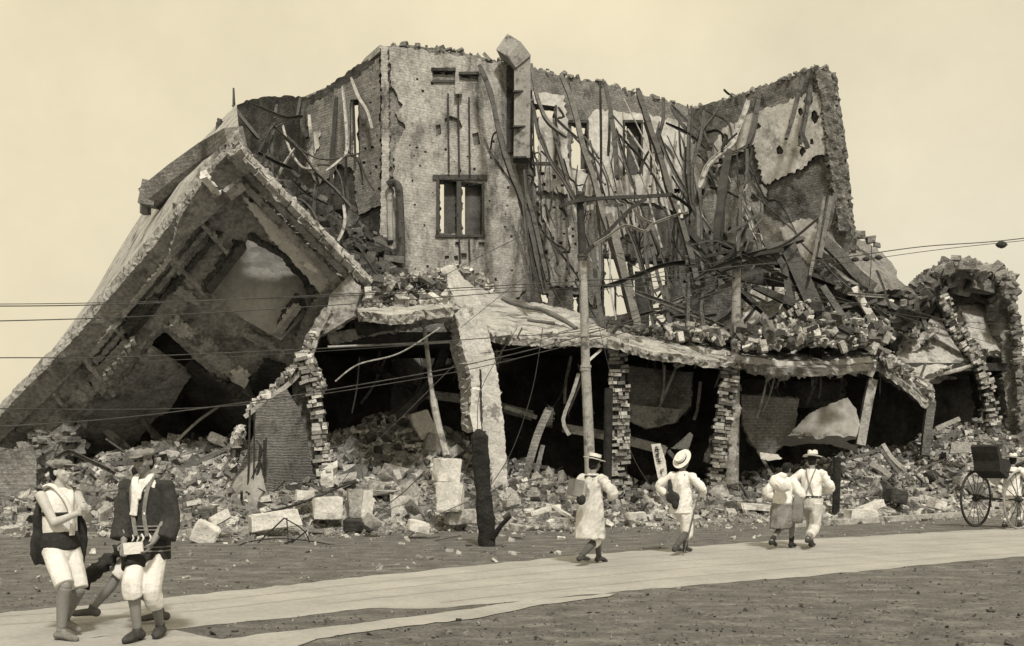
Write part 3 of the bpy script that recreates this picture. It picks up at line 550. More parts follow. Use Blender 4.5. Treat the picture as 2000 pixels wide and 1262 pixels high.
# rubble slope between the tilted block and the shell
dp = plane((480, 330, 34), (700, 560, 29.5), (760, 480, 35.5))
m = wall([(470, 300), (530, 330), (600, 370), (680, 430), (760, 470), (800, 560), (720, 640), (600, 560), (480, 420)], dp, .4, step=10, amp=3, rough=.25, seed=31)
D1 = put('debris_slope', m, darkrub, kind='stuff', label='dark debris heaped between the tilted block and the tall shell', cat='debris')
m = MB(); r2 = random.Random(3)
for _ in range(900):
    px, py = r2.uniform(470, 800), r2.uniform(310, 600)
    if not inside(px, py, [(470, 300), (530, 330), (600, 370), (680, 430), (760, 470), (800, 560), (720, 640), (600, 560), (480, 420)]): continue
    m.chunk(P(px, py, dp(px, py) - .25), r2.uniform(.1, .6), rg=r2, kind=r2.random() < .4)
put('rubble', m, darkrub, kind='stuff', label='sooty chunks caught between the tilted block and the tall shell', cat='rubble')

# ---------------------------------------------------------------- tilted block on the left
T = thing('collapsed_building', 'huge building section keeled over to the left, its dark underside facing the road', 'ruin', Vector((-9, 28, 0)))
TP = plane((470, 262, 23.5), (20, 850, 27.5), (720, 560, 27.0))
body = [(466, 276), (425, 318), (395, 350), (345, 420), (300, 480), (230, 560), (150, 655), (60, 748), (-90, 905), (-90, 960), (60, 890), (130, 850), (190, 795), (250, 730), (300, 668), (322, 648), (368, 690), (440, 752), (503, 805), (560, 742), (606, 690), (640, 625), (720, 575), (640, 478), (560, 395), (500, 330)]
pane = [(484, 470), (440, 530), (411, 574), (470, 618), (548, 662), (600, 608), (612, 580), (590, 530), (548, 492)]
put('front_wall', wall(body, TP, .5, step=9, amp=2.0, rough=.07, seed=41, holes=[pane], holeamp=1), facade, T)
put('panel', wall([(x + (x - 520) * .03, y + (y - 570) * .03) for x, y in pane], plane((484, 470, TP(484, 470) + 1.0), (408, 576, TP(408, 576) + .2), (550, 665, TP(550, 665) - .5)), .1, step=10, amp=.3, rough=.05, seed=42), palepanel, T, label='large smooth pale panel between dark window frames')
# pale outer side (was the outer wall), receding
SP = lambda px, py: 33.0
def quadsheet(cs, nu, nv, thick, rough, seed, dirv=None, mb=None):
    a, b, c, d = [P(*q) for q in cs]; n = (b - a).cross(d - a).normalized(); dirv = dirv or n; vs = []
    for j in range(nv + 1):
        for i in range(nu + 1):
            u, v = i / nu, j / nv; p = a.lerp(b, u).lerp(d.lerp(c, u), v)
            vs.append(p + n * noise.fractal(p * 1.1 + Vector((seed, 0, 0)), 1, 2, 3) * rough)
    k = len(vs); fs = [(j * (nu + 1) + i, j * (nu + 1) + i + 1, (j + 1) * (nu + 1) + i + 1, (j + 1) * (nu + 1) + i) for j in range(nv) for i in range(nu)]
    fs2 = [tuple(i + k for i in f[::-1]) for f in fs]; W = nu + 1; rim = [i for i in range(W)] + [j * W + nu for j in range(1, nv + 1)] + [nv * W + i for i in range(nu - 1, -1, -1)] + [j * W for j in range(nv - 1, 0, -1)]
    fs3 = [(rim[i], rim[(i + 1) % len(rim)], rim[(i + 1) % len(rim)] + k, rim[i] + k) for i in range(len(rim))]
    mb = mb or MB(); return mb.add(vs + [p + dirv * thick for p in vs], fs + fs2 + fs3)
m = quadsheet([(-60, 875, TP(-60, 875) + .1), (462, 272, TP(462, 272) + .1), (462, 196, 34), (-10, 832, 34.5)], 30, 8, .3, .05, 1, dirv=Vector((.7, .3, -.5)))
m = MB()
edge_f = [(-90, 905), (60, 748), (150, 655), (230, 560), (300, 480), (345, 420), (395, 350), (425, 318), (468, 272)]
edge_b = [(-70, 900), (48, 752), (118, 662), (182, 575), (238, 480), (283, 408), (308, 370), (385, 284), (462, 204)]
vs = []
for (a, b) in zip(edge_f, edge_b):
    for t in range(5):
        q = P(a[0], a[1], TP(*a) + .05).lerp(P(b[0], b[1], TP(*a) + 8.5), t / 4); vs.append(q + Vector((0, 0, 1)) * noise.noise(q) * .05)
n = len(vs); fs = [(i * 5 + j, i * 5 + j + 1, (i + 1) * 5 + j + 1, (i + 1) * 5 + j) for i in range(8) for j in range(4)]
dv = Vector((.25, .1, -.22)); fs += [tuple(k + n for k in f[::-1]) for f in fs] + [(i * 5, (i + 1) * 5, (i + 1) * 5 + n, i * 5 + n) for i in range(8)] + [(i * 5 + 4, i * 5 + 4 + n, (i + 1) * 5 + 4 + n, (i + 1) * 5 + 4) for i in range(8)] + [(0, n, 4 + n, 4), (40, 44, 44 + n, 40 + n)]
m.add(vs, fs); put('outer_wall', m, concrete, T, label='pale outer wall seen edge on, catching the light')
# projecting cornice on the outer wall
Yc = lambda px: 28.5 - (px - 285) * .010
m = MB(); m.sweep([P(292, 388, Yc(292)), P(350, 342, Yc(350)), P(410, 300, Yc(410)), P(462, 272, 25.6)], [(-.28, -.22), (.28, -.22), (.28, .1), (.1, .24), (-.28, .24)], twist=0); put('cornice', m, greybrick, T)
m = MB(); m.box(P(295, 380, 28.4), .42, .5, .62, Matrix.Rotation(.2, 3, 'Y')); m.box(P(284, 410, 28.6), .2, .3, .22); put('cornice_end', m, greybrick, T)
m = wall([(418, 262), (425, 230), (432, 232), (428, 250)], 31, .2, step=6, amp=.6, seed=3); put('bracket', m, steel, T)
# raised bands, in picture coordinates on the tilted plane
def band(poly, off, m_, nm='stone_band', amp=1.2, thick=.3, rough=.04, seed=None, lab=None):
    return put(nm, wall(poly, TP, thick, step=8, amp=amp, rough=rough, off=off, seed=seed or int(poly[0][0] * 7 + poly[0][1])), m_, T, label=lab)
def para(a, b, wd):                                   # a strip from a to b, wd wide in pixels to its left-hand side
    L = math.dist(a, b); nx, ny = -(b[1] - a[1]) / L * wd, (b[0] - a[0]) / L * wd
    return [a, b, (b[0] + nx, b[1] + ny), (a[0] + nx, a[1] + ny)]
band([(466, 276), (500, 326), (470, 350), (440, 395), (392, 440), (330, 500), (352, 425), (398, 352)], .3, facade)   # heavy raking edge
band([(398, 352), (345, 422), (300, 482), (230, 562), (150, 657), (60, 750), (-90, 906), (-80, 935), (80, 790), (180, 690), (262, 600), (330, 520), (385, 440), (425, 375)], .12, facade, lab='rough stone edge course running down the raking side')
band(para((398, 352), (424, 380), -9), .42, whitestone, amp=.4); band([(392, 350), (404, 345), (432, 378), (422, 386)], .5, whitestone, amp=.4)
band([(484, 326), (497, 322), (726, 552), (716, 562)], .60, bandm, amp=.9, lab='bright topmost course falling to the right'); band([(476, 342), (486, 338), (708, 562), (694, 566)], .42, bandm, lab='upper moulded stone course falling to the right'); band([(462, 352), (472, 348), (688, 570), (672, 575), (600, 500), (520, 420)], .26, bandm); band([(470, 380), (500, 400), (590, 480), (668, 576), (640, 590), (585, 528), (520, 455)], .14, whitestone, amp=2.5, lab='pale lower stone course falling to the right')
band([(468, 352), (440, 375), (452, 392), (482, 368)], .5, bandm, amp=.5); band([(446, 310), (470, 290), (500, 330), (478, 344)], .55, bandm, amp=1.5)
for i in range(11):
    t = i / 11; a = (484 + 232 * t, 316 + 232 * t); band([a, (a[0] + 19, a[1] + 18.5), (a[0] + 12, a[1] + 26), (a[0] - 7, a[1] + 8)], .72 + .06 * (i % 3), bandm, nm='coping_block', amp=.5, thick=.35)
band([(474, 480), (482, 488), (412, 575), (398, 566)], .28, steel, nm='window_frame', amp=.3); band([(462, 478), (470, 484), (408, 560), (400, 552)], .2, sootmid, nm='window_frame', amp=.3)
band(para((487, 462), (560, 500), 7), .2, soot, nm='window_frame', amp=.8); band([(560, 500), (600, 545), (622, 590), (612, 596), (590, 550), (552, 508)], .15, sootmid, nm='window_frame', amp=1)
band([(330, 640), (345, 628), (410, 672), (470, 736), (462, 752), (400, 700)], .3, bandm, amp=2.5, lab='ragged pale strip beside the dark arch'); band([(318, 640), (336, 640), (445, 738), (440, 752), (372, 694)], .2, facade, amp=1)
band([(450, 726), (476, 728), (488, 745), (478, 760), (456, 748)], .35, whitestone, amp=2)
band([(540, 640), (556, 652), (596, 596), (580, 586)], .34, sootmid, nm='window_frame', amp=.8); band([(536, 652), (548, 658), (588, 604), (580, 598)], .5, steell, nm='window_frame', amp=.3)
band([(350, 560), (395, 590), (388, 600), (338, 575)], .12, bandm, amp=2); band([(330, 515), (345, 505), (385, 560), (372, 566)], .1, bandm, amp=1.5)
band([(240, 640), (300, 575), (312, 585), (250, 655)], .2, sootmid, amp=2); band([(170, 740), (235, 670), (300, 655), (262, 700), (200, 772)], .16, facade, amp=2.5)
band([(95, 820), (170, 745), (190, 765), (130, 840), (80, 870)], .14, facade, amp=2)
for i in range(7): a = (200 + i * 9, 735 - i * 11); band([a, (a[0] + 7, a[1] - 3), (a[0] + 12, a[1] + 6), (a[0] + 5, a[1] + 9)], .35, bandm, nm='dentil', amp=.3, thick=.2)
m = wall([(592, 520), (600, 512), (618, 525), (622, 534), (606, 528)], TP, .04, step=6, amp=.6, off=.5, seed=4); put('plaster_flake', m, whitestone, T)
for k_ in range(7):                                     # ribs of the coffered underside
    a = (455 - k_ * 58, 372 + k_ * 66); b = (a[0] + 62, a[1] + 70)
    if k_ not in (0, 3): band(para(a, b, 7), .16 + .03 * (k_ % 2), bandm if k_ % 2 else facade, nm='rib', amp=1.2)
for k_ in range(3): o_ = k_ * 17; band([(395 + o_ * .9, 420 + o_), (402 + o_ * .9, 426 + o_), (180 + o_ * .6, 700 + o_ * .8), (172 + o_ * .6, 694 + o_ * .8)], .18 - .03 * k_, (bandm, facade, sootmid)[k_], nm='rib', amp=1.6)
band([(605, 600), (640, 560), (660, 590), (615, 660), (590, 690), (575, 668)], .22, facade, amp=2.5); band([(480, 640), (560, 690), (548, 704), (470, 655)], .16, bandm, amp=2)
band([(520, 700), (560, 720), (520, 775), (500, 790), (490, 750)], .12, sootmid, amp=2.5)
# interior behind the dark arch
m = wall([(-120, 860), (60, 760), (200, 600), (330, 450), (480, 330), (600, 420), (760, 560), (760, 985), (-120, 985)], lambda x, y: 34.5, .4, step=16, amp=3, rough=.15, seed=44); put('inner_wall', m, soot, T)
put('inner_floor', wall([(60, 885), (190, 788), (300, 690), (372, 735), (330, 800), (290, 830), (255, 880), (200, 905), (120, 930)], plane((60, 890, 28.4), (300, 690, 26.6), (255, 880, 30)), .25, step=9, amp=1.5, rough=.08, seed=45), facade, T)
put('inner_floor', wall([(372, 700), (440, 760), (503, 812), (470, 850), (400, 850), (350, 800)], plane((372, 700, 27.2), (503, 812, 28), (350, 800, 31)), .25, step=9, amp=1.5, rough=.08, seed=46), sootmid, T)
for pts, w, k in (([(186, 818), (205, 838), (232, 862), (252, 882)], 13, 'B'), ([(252, 770), (268, 800), (290, 835), (316, 862)], 10, 'I'), ([(375, 705), (350, 730), (290, 768)], 5, 'B'), ([(345, 862), (390, 820), (450, 780)], 5, 'B')):
    put('beam', beam(pts, w, k, 28.5, 29.2, twist=.3), timber if k == 'I' else bandm, T)
m = MB()
for _ in range(260):
    a = r2.uniform(0, 1); px = 40 + 100 * a + r2.gauss(0, 14); py = 900 - 60 * a + r2.gauss(0, 22); m.chunk(P(px, py, 27.4 + r2.uniform(0, .8)), r2.uniform(.15, .5), rg=r2, kind=1)
put('brickwork', m, greybrick, T)

# ---------------------------------------------------------------- collapsed front floor slabs and piers
A = thing('collapsed_arcade', 'sagging floor slabs of the fallen front, propped on broken brick piers', 'ruin', P(1200, 0, 30).xy.to_3d())
def slab(out, pl, thick, m_, nm='floor_slab', lab=None, rough=.08, amp=.7, seed=1, back=None, off=0, step=9): return put(nm, wall(out, pl, thick, step=step, amp=amp, rough=rough, seed=seed, back=back, off=off), m_, A, label=lab)
up = Vector((0, .25, -1)).normalized()
S1 = plane((960, 655, 28), (1190, 655, 29.5), (1040, 590, 35))
slab([(876, 555), (905, 545), (935, 560), (1000, 585), (1060, 596), (1120, 605), (1160, 625), (1192, 650), (1190, 664), (1060, 662), (955, 655), (925, 640)], S1, .2, concrete, lab='pale sloping floor slab right of the curved pier', seed=51, back=up)
S2 = plane((1190, 655, 29.5), (1440, 702, 31.5), (1300, 640, 37))
slab([(1185, 632), (1240, 642), (1300, 655), (1380, 655), (1440, 672), (1440, 705), (1380, 700), (1300, 690), (1230, 672), (1188, 664)], S2, .22, concrete, seed=52, back=up, lab='drooping slab in the middle with a rounded pale lip')
S3 = plane((1440, 705, 31.5), (1720, 705, 34), (1560, 640, 39))
slab([(1438, 672), (1500, 655), (1560, 640), (1640, 640), (1700, 650), (1730, 690), (1700, 712), (1600, 722), (1500, 715), (1440, 706)], S3, .2, concrete, seed=53, back=up, lab='right-hand floor slab heaped with debris')
S4 = plane((1720, 705, 34), (1825, 785, 34.5), (1830, 690, 39))
slab([(1705, 700), (1740, 690), (1800, 655), (1850, 690), (1870, 730), (1800, 740), (1822, 778), (1810, 785), (1760, 745)], S4, .2, concrete, seed=54, back=up)
S0 = plane((690, 600, 26.5), (880, 590, 27.5), (760, 565, 33))
slab([(690, 572), (740, 566), (820, 562), (876, 560), (884, 600), (800, 612), (700, 612)], S0, .22, concrete, seed=55, back=up)
# lips and edges
def lip(pts, w, m_, nm='slab_edge', lab=None, Y0=29, Y1=31, n=9):
    q = [P(a, b, Y0 + (Y1 - Y0) * i / (len(pts) - 1)) for i, (a, b) in enumerate(pts)]; path = smooth_path(q, 6); W = w / 2 * Y0 / F
    m = MB(); m.tube(path, [W * (1 + .25 * noise.noise(p * 1.7)) for p in path], 9)
    m.v = [v + Vector((noise.noise(v * 3), noise.noise(v * 3 + Vector((5, 0, 0))), noise.noise(v * 3 + Vector((0, 5, 0))))) * W * .5 for v in m.v]
    return put(nm, m, m_, A, label=lab)
lip([(1192, 652), (1225, 660), (1260, 674), (1310, 684), (1380, 690), (1436, 694)], 20, concrete, Y0=29.3, Y1=31.3)
lip([(952, 650), (1010, 655), (1080, 655), (1150, 652), (1190, 655)], 12, concrete, Y0=27.9, Y1=29.3)
lip([(980, 585), (1020, 598), (1060, 606), (1100, 625), (1125, 640)], 9, timber, Y0=31.5, Y1=30, nm='beam')
lip([(1030, 625), (1060, 630), (1085, 632)], 7, timber, Y0=30, Y1=30, nm='beam')
for i, (a, b, c, d) in enumerate((((1440, 694), (1530, 706), (1530, 718), (1442, 708)), ((1530, 705), (1622, 706), (1622, 718), (1530, 718)), ((1622, 705), (1700, 696), (1712, 706), (1622, 718)), ((1470, 712), (1528, 720), (1526, 735), (1474, 724)), ((1528, 721), (1578, 720), (1576, 732), (1530, 730)), ((1600, 720), (1640, 718), (1640, 726), (1602, 728)))):
    slab([a, b, c, d], lambda x, y: 31.3 + (x - 1440) * .0095, .5, whitestone, nm='cut_stone', seed=60 + i, amp=.8, rough=.04, step=7, off=.45 if i < 3 else .3)
lip([(1700, 700), (1735, 720), (1765, 742), (1822, 778)], 13, brickpile, Y0=33.8, Y1=34.4)
lip([(1740, 742), (1790, 738), (1850, 728), (1905, 712)], 12, concrete, Y0=34.6, Y1=36)
m = MB()
def ledge_chunks(path, Y0, Y1, n, s, mm, sd=.12, up_=.3, seed=9):
    r = random.Random(seed); k = len(path) - 1
    for _ in range(n):
        t = r.random() * k; i = int(t); u = t - i; a, b = path[i], path[i + 1]
        mm.chunk(P(a[0] + (b[0] - a[0]) * u, a[1] + (b[1] - a[1]) * u, Y0 + (Y1 - Y0) * t / k + r.gauss(0, sd) * 3) + Vector((0, 0, r.uniform(-.05, up_))), s * r.uniform(.3, 1.1), rg=r, kind=r.random() < .5)
ledge_chunks([(690, 575), (760, 566), (876, 556)], 27, 28, 260, .3, m); ledge_chunks([(700, 600), (880, 590)], 26.6, 27.5, 120, .28, m)
ledge_chunks([(880, 540), (910, 545), (960, 570)], 28, 29, 60, .25, m); ledge_chunks([(1300, 655), (1440, 665)], 33, 35, 420, .25, m, .7, .35); ledge_chunks([(1440, 680), (1560, 670), (1720, 680)], 33, 35, 1000, .27, m, .9, .45)
ledge_chunks([(1560, 650), (1640, 640), (1740, 660)], 36, 37, 600, .30, m, .8, .4); ledge_chunks([(1720, 700), (1760, 725), (1820, 775)], 34, 34.6, 200, .3, m)
put('rubble', m, rubm, kind='stuff', label='loose bricks lying along the tops of the sagging slabs', cat='rubble')
m = MB(); ledge_chunks([(1300, 655), (1440, 665)], 33, 35, 160, .4, m, .5, .3, 31); ledge_chunks([(1440, 675), (1560, 665), (1720, 675)], 33, 35, 520, .42, m, .9, .5, 32); ledge_chunks([(1560, 650), (1740, 655)], 35, 36.5, 300, .5, m, .8, .5, 33); ledge_chunks([(1190, 640), (1300, 652)], 31, 33, 90, .3, m, .5, .15, 34); ledge_chunks([(690, 570), (876, 556)], 27, 28, 120, .3, m, .12, .3, 35)
put('rubble', m, mat('dusty_slab_rubble', .08, .17, 5, bump=.6, bscale=16, island=.8, fine=.3), kind='stuff', label='darker dusty masonry lying on the sagging slabs', cat='rubble')
for a_, n_, s_, mm_ in (([(960, 658), (1060, 664), (1188, 664)], 110, .30, concrete), ([(1195, 668), (1300, 694), (1440, 706)], 170, .36, concrete), ([(1440, 712), (1530, 722), (1620, 722), (1705, 714)], 190, .40, whitestone), ([(1710, 712), (1765, 748), (1815, 785)], 120, .36, greybrick), ([(700, 614), (800, 616), (884, 604)], 80, .28, bandm)):
    m = MB(); r8 = random.Random(n_)
    for _ in range(n_):
        t = r8.random() * (len(a_) - 1); i = int(t); u = t - i; x = a_[i][0] + (a_[i + 1][0] - a_[i][0]) * u; y = a_[i][1] + (a_[i + 1][1] - a_[i][1]) * u
        Y = 27.8 + (x - 960) * .0082 if x > 950 else 26.9; d_ = noise.noise(Vector((x * .02, n_, 0))) * 8
        m.chunk(P(x, y + d_ + r8.uniform(-7, 5), Y + r8.uniform(-.1, .5)), s_ * r8.uniform(.4, 1.25), rg=r8, kind=r8.random() < .35, flat=.8)
    put('ragged_edge', m, mm_, A)
# lintel, hanging wall pieces on the left arcade
slab([(640, 652), (700, 640), (800, 622), (876, 606), (884, 622), (800, 640), (700, 658), (645, 672)], lambda x, y: 26.4 + (x - 640) * .004, .3, bandm, nm='lintel', seed=71, amp=.8, rough=.02)
slab([(700, 612), (760, 600), (764, 640), (700, 656), (690, 630)], lambda x, y: 26.5, .3, sootmid, nm='wall_remnant', seed=72)
slab([(765, 590), (812, 586), (814, 622), (768, 632)], lambda x, y: 26.8, .3, concrete, nm='wall_remnant', seed=73); slab([(820, 588), (874, 578), (880, 606), (822, 618)], lambda x, y: 26.9, .3, whitestone, nm='wall_remnant', seed=74)
slab([(645, 575), (684, 535), (705, 570), (690, 618), (648, 645), (628, 655)], lambda x, y: 26, .3, facade, nm='wall_remnant', seed=75); slab([(634, 600), (648, 606), (605, 690), (592, 700), (600, 650)], lambda x, y: 25.9, .3, bandm, nm='wall_remnant', seed=76, amp=1)
put('beam', beam([(640, 678), (760, 673), (880, 668)], 5, 'O', 26.2, 27), steell, A)
put('strut', beam([(688, 500), (684, 540), (676, 572)], 8, 'B', 27, 26.5, twist=0), bandm, A)
# the curved pale pier
PQ = lambda x, y: 27.4 - (640 - y) * .001
slab([(862, 530), (872, 545), (880, 570), (890, 620), (906, 690), (916, 720), (922, 760), (926, 840), (950, 842), (950, 900), (956, 960), (964, 1020), (994, 1020), (990, 900), (980, 800), (972, 730), (958, 665), (944, 610), (925, 560), (905, 545), (888, 520), (874, 520)], PQ, .75, whitestone, nm='curved_pier', lab='curved pale masonry pier, cracked and leaning', seed=81, amp=1.2, rough=.05, back=(-.45, .85, 0), step=7)
slab([(936, 720), (940, 722), (943, 840), (939, 842)], lambda x, y: 27.1, .1, soot, nm='crack', seed=82, amp=1, rough=0)
slab([(921, 760), (936, 762), (940, 844), (926, 846), (918, 810)], lambda x, y: 27.1, .3, whitestone, nm='facing_stone', seed=83, amp=.8); slab([(946, 905), (957, 905), (958, 950), (948, 948)], lambda x, y: 27.1, .3, concrete, nm='facing_stone', seed=84, amp=.8)
# brick piers built brick by brick
def pier(path, wpx, Y, seed, dm=.5, m_=brickpile, miss=.12, lab=None, course=.085, jit=.035):
    r = random.Random(seed); mb = MB(); q = smooth_path([P(x, y, Y) for x, y in path], 8); W = wpx * Y / F
    L = sum((b - a).length for a, b in zip(q, q[1:])); n = int(L / course); cb = MB()
    cb.sweep(q, prof_B(W * .8, dm * .8)); 
    for i in range(n):
        t = (i + .5) / n * (len(q) - 1); k = min(int(t), len(q) - 2); c = q[k].lerp(q[k + 1], t - k); d = (q[k + 1] - q[k]).normalized()
        Mx = Matrix.Rotation(math.atan2(d.x, -d.z if d.z < 0 else d.z) * (1 if d.z >= 0 else -1), 3, 'Y'); x = -W / 2 + r.uniform(-.1, .05) * (i % 2)
        while x < W / 2 - .04:
            l = r.choice((.11, .22, .22, .3)) * r.uniform(.8, 1.1); l = min(l, W / 2 - x + .05)
            if r.random() > miss * .6:
                mb.box(c + Mx @ Vector((x + l / 2 + r.gauss(0, .012), -dm / 2 + r.gauss(.06, jit), r.gauss(0, .006))), l * .985, dm * r.uniform(.3, .6), course * r.uniform(.9, 1.04), Mx @ Matrix.Rotation(r.gauss(0, .07), 3, 'Z') @ Matrix.Rotation(r.gauss(0, .05), 3, 'Y'))
            x += l
    o = put('brick_pier', mb, m_, A, label=lab); put('brick_core', cb, soot, o); return o
pier([(1203, 665), (1206, 760), (1207, 860), (1210, 940), (1216, 1016)], 36, 29.2, 1, lab='upright ragged brick pier behind the tall utility pole', miss=.2, jit=.06)
pier([(1426, 692), (1418, 760), (1407, 840), (1400, 920), (1394, 975)], 30, 31.3, 2, lab='leaning ragged brick pier in the middle', miss=.2, jit=.06)
pier([(592, 690), (612, 760), (625, 830), (632, 900), (637, 955)], 24, 25.6, 3, lab='ragged edge of the pier beside the draped shutter', miss=.1, jit=.05)
pier([(1442, 682), (1490, 652), (1540, 620), (1580, 598)], 26, 33.5, 4, lab='fallen brick pier lying aslant on the slab', miss=.15, jit=.06)
pier([(1833, 580), (1860, 640), (1895, 695), (1925, 760), (1935, 830)], 20, 36, 5, miss=.15, jit=.08, lab='broken brick rib of the far right ruin')
slab([(1434, 786), (1446, 790), (1430, 968), (1412, 972), (1424, 880)], lambda x, y: 31, .3, bandm, nm='timber_prop', seed=91, amp=.6); slab([(1392, 850), (1400, 846), (1386, 905), (1374, 902)], lambda x, y: 31.2, .2, timber, nm='timber_prop', seed=92, amp=.5)
slab([(568, 740), (590, 735), (612, 760), (618, 860), (606, 905), (586, 890), (578, 820)], lambda x, y: 25.9, .4, facade, nm='wall_remnant', seed=93); slab([(600, 765), (618, 768), (628, 850), (630, 960), (618, 955), (612, 860)], lambda x, y: 25.7, .4, bandm, nm='wall_remnant', seed=94)
slab([(626, 955), (652, 950), (650, 905), (628, 905)], lambda x, y: 25.3, .45, whitestone, nm='pier_foot', seed=95)
# raking brick edge from the shutter up to the slab
for a_ in (([(490, 800), (545, 755), (590, 705), (615, 650)], 25.6, 25.8, 330, .20), ([(470, 840), (458, 880), (450, 960)], 25.4, 25.4, 160, .26), ([(598, 690), (620, 740), (628, 760)], 25.6, 25.6, 120, .24)):
    m = MB(); ledge_chunks(*a_, m, .05, .1); put('ragged_brickwork', m, brickpile, A)
put('beam', beam([(478, 815), (530, 775), (570, 745), (605, 700), (622, 640)], 9, 'B', 25.2, 25.6, twist=.2), bandm, A)
# dark ceiling, cross walls and back of the ground floor
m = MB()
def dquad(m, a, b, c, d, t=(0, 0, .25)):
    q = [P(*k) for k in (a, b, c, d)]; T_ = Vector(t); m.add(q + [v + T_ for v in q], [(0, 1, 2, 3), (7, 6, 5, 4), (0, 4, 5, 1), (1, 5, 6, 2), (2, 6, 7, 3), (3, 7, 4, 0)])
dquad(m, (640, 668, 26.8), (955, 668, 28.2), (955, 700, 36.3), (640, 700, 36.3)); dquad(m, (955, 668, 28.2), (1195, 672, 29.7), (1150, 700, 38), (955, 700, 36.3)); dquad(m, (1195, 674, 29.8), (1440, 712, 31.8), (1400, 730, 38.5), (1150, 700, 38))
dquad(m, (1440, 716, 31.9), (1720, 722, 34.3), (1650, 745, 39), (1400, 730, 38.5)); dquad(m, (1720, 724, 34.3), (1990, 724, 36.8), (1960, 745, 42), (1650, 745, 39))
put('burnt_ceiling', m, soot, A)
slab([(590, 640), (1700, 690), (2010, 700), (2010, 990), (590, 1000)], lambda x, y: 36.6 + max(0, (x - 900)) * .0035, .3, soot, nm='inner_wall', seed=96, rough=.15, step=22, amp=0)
slab([(1226, 715), (1352, 728), (1350, 790), (1320, 825), (1290, 815), (1262, 838), (1230, 820)], lambda x, y: 32.2, .3, greybrick, nm='hanging_wall', seed=97, lab='brown brick wall panel hanging inside the third bay'); slab([(1226, 790), (1330, 800), (1318, 826), (1262, 838), (1228, 822)], lambda x, y: 32, .15, bandm, nm='hanging_wall', seed=98)
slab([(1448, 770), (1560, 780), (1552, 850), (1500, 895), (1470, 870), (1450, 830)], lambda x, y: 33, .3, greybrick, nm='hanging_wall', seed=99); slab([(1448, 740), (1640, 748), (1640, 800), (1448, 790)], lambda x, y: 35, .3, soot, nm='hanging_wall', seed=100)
r7 = random.Random(91)
for i in range(46):
    x = r7.uniform(660, 1840); y = r7.uniform(690, 740) if x > 1000 else r7.uniform(665, 720); L = r7.uniform(20, 110); a = r7.gauss(0, .35); Y = 29 + max(0, x - 1000) * .006 + r7.uniform(0, 3)
    put('hanging_lath', beam([(x, y - 14), (x + L * .5 * math.sin(a) + r7.gauss(0, 4), y + L * .5), (x + L * math.sin(a) + r7.gauss(0, 6), y + L)], r7.uniform(1.5, 6), r7.choice('OLSB'), Y, Y + .3, rg=r7, vary=.3), r7.choice([bandm, steell, timber, greybrick]), A)
# ground-floor beams seen in the dark bays
for pts, w, k, y0, y1, mm in (([(658, 898), (710, 868), (770, 820), (820, 775), (850, 730), (868, 680)], 20, 'B', 29.5, 30.5, sootmid), ([(700, 700), (760, 735), (812, 762)], 14, 'B', 31, 31, sootmid), ([(824, 770), (880, 776), (940, 786), (1040, 812)], 17, 'I', 30.2, 30.4, greybrick), ([(1100, 836), (1160, 846), (1225, 860), (1300, 880)], 17, 'I', 30.6, 31, bandm), ([(1072, 800), (1050, 850), (1030, 920), (1012, 985)], 15, 'I', 28.6, 28.2, greybrick), ([(1060, 870), (1046, 930), (1032, 985)], 9, 'I', 28.8, 28.4, greybrick),
  ([(1130, 730), (1118, 770), (1100, 820), (1112, 850)], 7, 'I', 29.2, 29, bandm), ([(1175, 682), (1150, 705)], 5, 'B', 28.8, 28.8, whitestone), ([(1305, 880), (1330, 900), (1350, 850)], 8, 'S', 31, 31, timber), ([(1480, 880), (1500, 915), (1520, 950)], 6, 'I', 31.5, 31, timber), ([(1350, 730), (1345, 790), (1335, 810)], 8, 'U', 32.5, 32.5, steel), ([(1368, 745), (1362, 800), (1355, 820)], 6, 'U', 32.5, 32.5, bandm), ([(985, 795), (1048, 815)], 8, 'B', 30, 30.2, bandm)):
    put('beam', beam(pts, w, k, y0, y1, twist=.25), mm, A)
slab([(1062, 800), (1072, 794), (1082, 798), (1078, 830), (1060, 835)], lambda x, y: 28.5, .3, sootmid, nm='column_head', seed=101)
put('lamp_bracket', beam([(1020, 655), (1022, 663)], 16, 'B', 27.7, 27.7), polem, A)
